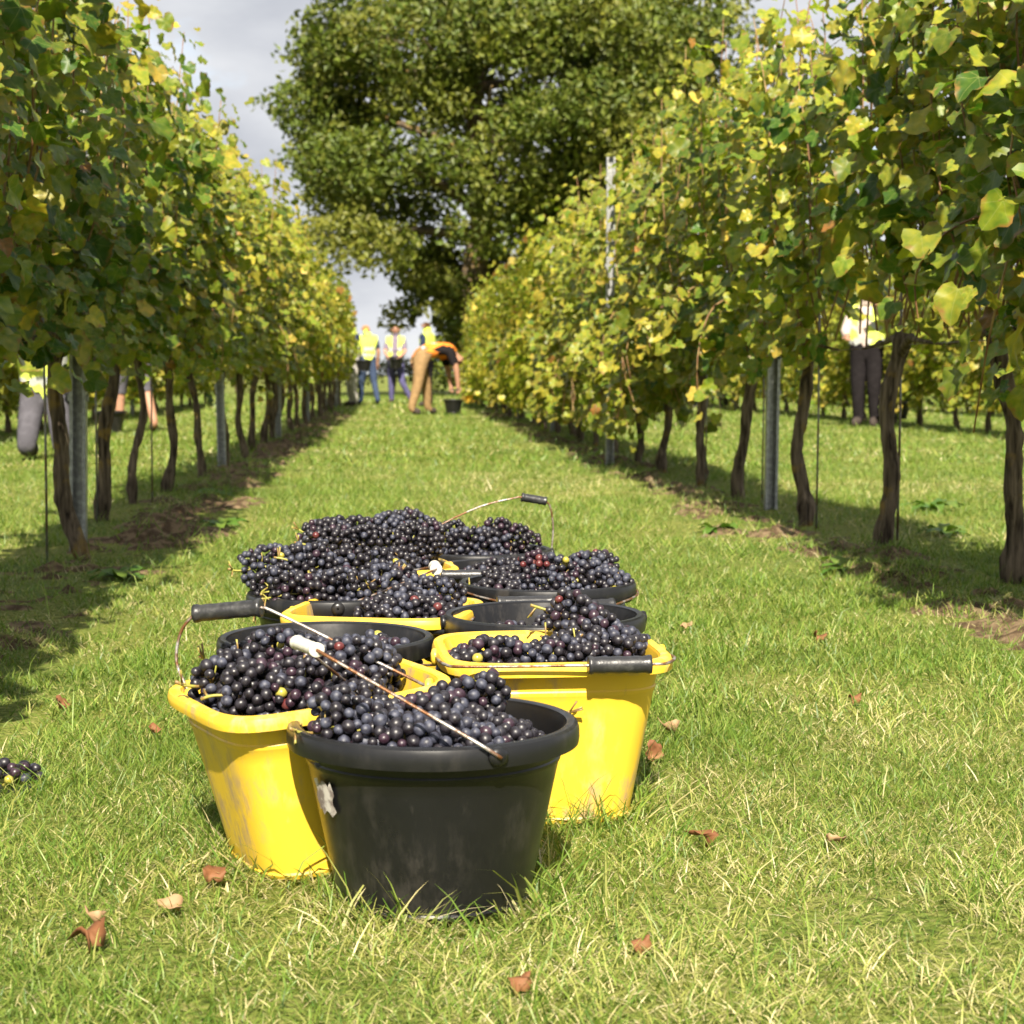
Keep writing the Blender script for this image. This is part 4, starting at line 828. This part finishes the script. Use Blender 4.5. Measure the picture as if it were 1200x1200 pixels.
# ------------------------------------------------------------------ fallen leaves
FL = simple('dry_leaf', (0.15, 0.06, 0.024), 0.7, 0.3, col2=(0.28, 0.15, 0.06), nscale=2.5, bump=0.4, bscale=6)
FL2 = simple('pale_dry_leaf', (0.30, 0.19, 0.10), 0.7, 0.3, col2=(0.18, 0.085, 0.04), nscale=2.5, bump=0.4, bscale=6)
FS = []
for s in range(5):
    V, F, uv, e = leaf_shape(70 + s); V = V.copy(); V[:, 2] += (1.5 if s % 2 else 1.1) * V[:, 0] ** 2 + .22 * np.sin(V[:, 1] * 5 + s) + .10 * np.sin(V[:, 0] * 11 + s + V[:, 1] * 4); FS.append((V, F))
for i, (x, y, s, tilt, yaw, mt, lb) in enumerate([(.12, 1.75, .050, 35, 20, 0, 'curled orange-brown leaf in the grass before the sticker-marked bucket'), (.408, 2.345, .062, 60, 80, 0, 'upright curled brown leaf in the dry grass'), (.581, 2.32, .055, 55, 140, 1, 'pale tan leaf leaning in the grass, beside the upright curled one'), (.468, 3.03, .075, 30, 200, 1, 'folded tan leaf beside the clean yellow bucket'), (.412, 2.84, .070, 65, 30, 0, 'orange-brown leaf propped against the clean yellow bucket'),
        (-.333, 1.93, .075, 25, 60, 0, 'long rusty leaf in the grass, away from every bucket'), (-.229, 2.18, .060, 50, 10, 0, 'red-brown leaf tucked by the scuffed yellow bucket'), (-.262, 2.06, .055, 40, 90, 1, 'pale brown leaf near the scuffed yellow bucket'), (-.425, 3.11, .050, 35, 30, 0, 'small rusty leaf near the raised black grip'), (-.626, 3.37, .060, 30, 70, 0, 'rusty leaf at the edge of the vine shade'),
        (.263, 1.89, .045, 40, 10, 0, 'small orange leaf deep in the straw-coloured grass'), (.984, 4.12, .060, 35, 10, 0, 'brown leaf on open grass towards the ridged vine trunk'), (.701, 4.28, .065, 30, 10, 1, 'tan leaf on open grass near the bucket with upright handle'), (-.345, 2.02, .05, 30, 200, 1, 'yellowish tan leaf flat in the grass'), (-.95, 4.1, .07, 35, 20, 0, 'rusty leaf in the vine shade'), (.86, 3.3, .05, 35, 20, 0, 'small brown leaf alone on the open grass'), (.62, 5.4, .06, 30, 120, 0, 'rusty leaf far along the open grass')]):
    V, F = FS[i % 5]; me = mesh('fallen_leaf', V * s * .46, F, FL if mt == 0 else FL2, True)
    o = link('fallen_leaf', me, None, (x, y, .011 + ground_h(x, y)), (R(tilt), R(rv.uniform(-20, 20)), R(yaw))); tag(o, lb, 'leaf', 'dry leaves fallen on the grass')
    md = o.modifiers.new('thick', 'SOLIDIFY'); md.thickness = 0.0008

# ------------------------------------------------------------------ broad-leaved weeds in the sward
WM = leafy('weed_leaf', 0.25, 0.5, spec=0.3); WL = []
for s_ in range(4):
    t = np.linspace(0, 1, 6); w = .22 * np.sin(np.pi * np.clip(t * .93 + .05, 0, 1)) ** .8; z = .55 * t - .75 * t ** 2.2
    V = np.vstack([np.c_[-w, t, z + .06 * np.sin(t * 9 + s_)], np.c_[w * 0, t, z - .035], np.c_[w, t, z + .06 * np.sin(t * 8 + s_ * 2)]])
    F = np.array([[a * 6 + k, a * 6 + k + 1, (a + 1) * 6 + k + 1, (a + 1) * 6 + k] for a in range(2) for k in range(5)])[:, ::-1]
    c = [(.06, .13, .014), (.085, .16, .02), (.11, .17, .025), (.075, .15, .018)][s_]; WL.append(mesh('weed_leaf', V, F, WM, True, np.tile([*c, 0], (len(V), 1))))
rw = random.Random(12)
for (x, y, sz, lb) in [(1.42, 5.55, .11, 'broad-leaved weed on the bare soil before the thick shaded trunk'), (1.30, 7.2, .12, 'broad-leaved weed near the lichened trunk before the channel post'), (2.15, 6.9, .13, 'broad-leaved weed in sunny grass beyond the vine row'), (2.5, 8.2, .14, 'tall broad-leaved weed in sunny grass beyond the vine row'), (-.86, 5.6, .11, 'broad-leaved weed in shade by the leaning dark trunk'), (-.72, 7.4, .12, 'broad-leaved weed on the brown soil past the channel post'), (-.93, 9.3, .13, 'broad-leaved weed on shaded soil by the swollen-based vine')]:
    root = empty('weed_plant', (x, y, ground_h(x, y) + .004), (0, 0, rw.random() * 6)); tag(root, lb, 'weed', 'broad-leaved weeds in the grass')
    for k in range(9):
        o = link('leaf', WL[k % 4], root, (0, 0, 0), (R(rw.uniform(0, 28)), R(rw.uniform(-10, 10)), k * .7 + rw.uniform(-.2, .2))); q = sz * rw.uniform(.7, 1.15); o.scale = (q, q, q)

# ------------------------------------------------------------------ grass
GC = np.array([(0.072, 0.138, 0.016), (0.120, 0.192, 0.026), (0.178, 0.238, 0.040), (0.265, 0.275, 0.072), (0.45, 0.39, 0.190), (0.55, 0.48, 0.29)])
BP = [(v.location.x, v.location.y, 0.112) for v in buckets.values()]
def blades(y0, y1, dens, hgt, wid, segs, r, longp=.05, at=None):
    n = int((y1 - y0) * (0.63 * (y0 + y1) / 2 + 0.9) * dens); y = y0 + (y1 - y0) * np.sqrt(r.random(n) * ((y1 / y0) ** 2 - 1) + 1); y = y0 * y / (y0 + 0) if False else y
    q = r.random(n); u = r.random(n)
    y = np.sqrt(y0 ** 2 + u * (y1 ** 2 - y0 ** 2)); xmin = -.25 * y - .35; xmax = .375 * y + .35; x = xmin + (xmax - xmin) * q
    if at is not None: x, y = at; n = len(x)
    keep = np.ones(n, bool)
    for bx, by, br in BP: keep &= (x - bx) ** 2 + (y - by) ** 2 > br * br
    for X in (XL, XR):
        s = np.abs(x - X - (.2 if X < 0 else -.2)) < .30 + .16 * vnoise(x, y, 2.2, 1); pat = vnoise(x, y, 3.1, 5); keep &= ~(s & (r.random(n) > np.clip((pat - (.37 if X < 0 else .28)) * 3.6, .16, 1)))
    keep &= r.random(n) < .55 + .9 * vnoise(x, y, 11, 6)
    x, y = x[keep], y[keep]; n = len(x)
    big = vnoise(x, y, .9, 2); sml = vnoise(x, y, 3.4, 3); tuft = vnoise(x, y, 8.0, 4)
    dry = np.clip((big - .45) * .9 + (sml - .5) * .9 + .30 + .62 * np.exp(-((x - .40) / .42) ** 2 - ((y - 1.85) / .42) ** 2), .03, .85)
    isdry = r.random(n) < dry; c = np.where(isdry, r.choice([3, 4, 5], n, p=[.55, .35, .10]), r.choice([0, 1, 2, 3], n, p=[.20, .34, .32, .14]))
    col = GC[c] * r.uniform(.8, 1.2, (n, 1)) * (0.85 + .3 * tuft)[:, None]
    h = hgt * (.45 + .9 * r.random(n)) * (.55 + .9 * tuft) * np.where(isdry, .8, 1.0); lg = r.random(n) < longp * (.4 + 1.6 * big); h[lg] *= r.uniform(1.5, 2.3, lg.sum())
    w = wid * r.uniform(.6, 1.3, n); az = r.random(n) * 6.283 ; lean = np.where(isdry, r.uniform(.3, 1.5, n), np.abs(r.normal(.35, .35, n))); flop = r.uniform(.2, .9, n)
    d = np.c_[np.cos(az), np.sin(az)]; fa = r.random(n) * 6.283; sx = np.c_[np.cos(fa), np.sin(fa)] * w[:, None] * .5; z0 = ground_h(x, y) - .004
    for X in (XL, XR):
        k_ = np.abs(x - X) < .95; z0[k_] = np.maximum(z0[k_], ground_h(x, y)[k_] + soil_height(x[k_] - X, y[k_], X) - .004)
    if segs == 3: ts, ws = [0, .42, .78, 1.0], [1, .9, .6, 0]
    elif segs == 2: ts, ws = [0, .55, 1.0], [1, .8, 0]
    else: ts, ws = [0, 1.0], [1, 0]
    V = []
    for t, ww in zip(ts, ws):
        a = lean + flop * t; px = x + d[:, 0] * h * t * np.sin(a); py = y + d[:, 1] * h * t * np.sin(a); pz = z0 + h * t * np.maximum(np.cos(a), .06)
        if ww > 0: V += [np.c_[px - sx[:, 0] * ww, py - sx[:, 1] * ww, pz], np.c_[px + sx[:, 0] * ww, py + sx[:, 1] * ww, pz]]
        else: V.append(np.c_[px, py, pz])
    k = len(V); V = np.stack(V, 1).reshape(-1, 3); i = np.arange(n)[:, None] * k; F = []
    for s in range(segs - 1): F += [i + [2 * s, 2 * s + 1, 2 * s + 3], i + [2 * s, 2 * s + 3, 2 * s + 2]]
    F.append(i + [2 * segs - 2, 2 * segs - 1, 2 * segs])
    return V, np.vstack(F), np.repeat(np.c_[col, np.zeros(n)], k, 0)
gr = np.random.default_rng(5); GVs, GFs, GTs = [], [], []; off = 0
def ring_blades(r):
    """longer uncut blades where the buckets press into the sward"""
    out = []
    for bx, by, br in BP:
        n = 2600; a = r.random(n) * 6.283; q = br - .004 + np.abs(r.normal(0, .035, n)); out.append(np.c_[bx + np.cos(a) * q, by + np.sin(a) * q])
    P = np.vstack(out); return P[:, 0], P[:, 1]
for a in ((1.30, 3.1, 54000, .031, .0018, 3), (3.1, 6.0, 23000, .034, .0026, 2), (6.0, 12.0, 6500, .042, .0052, 1), (12.0, 28.0, 800, .055, .014, 1), (28.0, 60.0, 110, .075, .035, 1), (1.5, 4.5, 10, .052, .0028, 3, 1)):
    V, F, T = blades(*a, gr) if len(a) == 6 else blades(*a[:6], gr, .12, ring_blades(gr)); GVs.append(V); GFs.append(F + off); GTs.append(T); off += len(V)
tag(link('grass', mesh('grass', np.vstack(GVs), np.vstack(GFs), M['grass'], True, np.vstack(GTs))), 'short mown grass with dry straw patches covering the alley', 'grass', kind='stuff')
for b in buckets.values(): del b['_m']
for o in COL.objects:
    if '_m' in o.keys(): del o['_m']
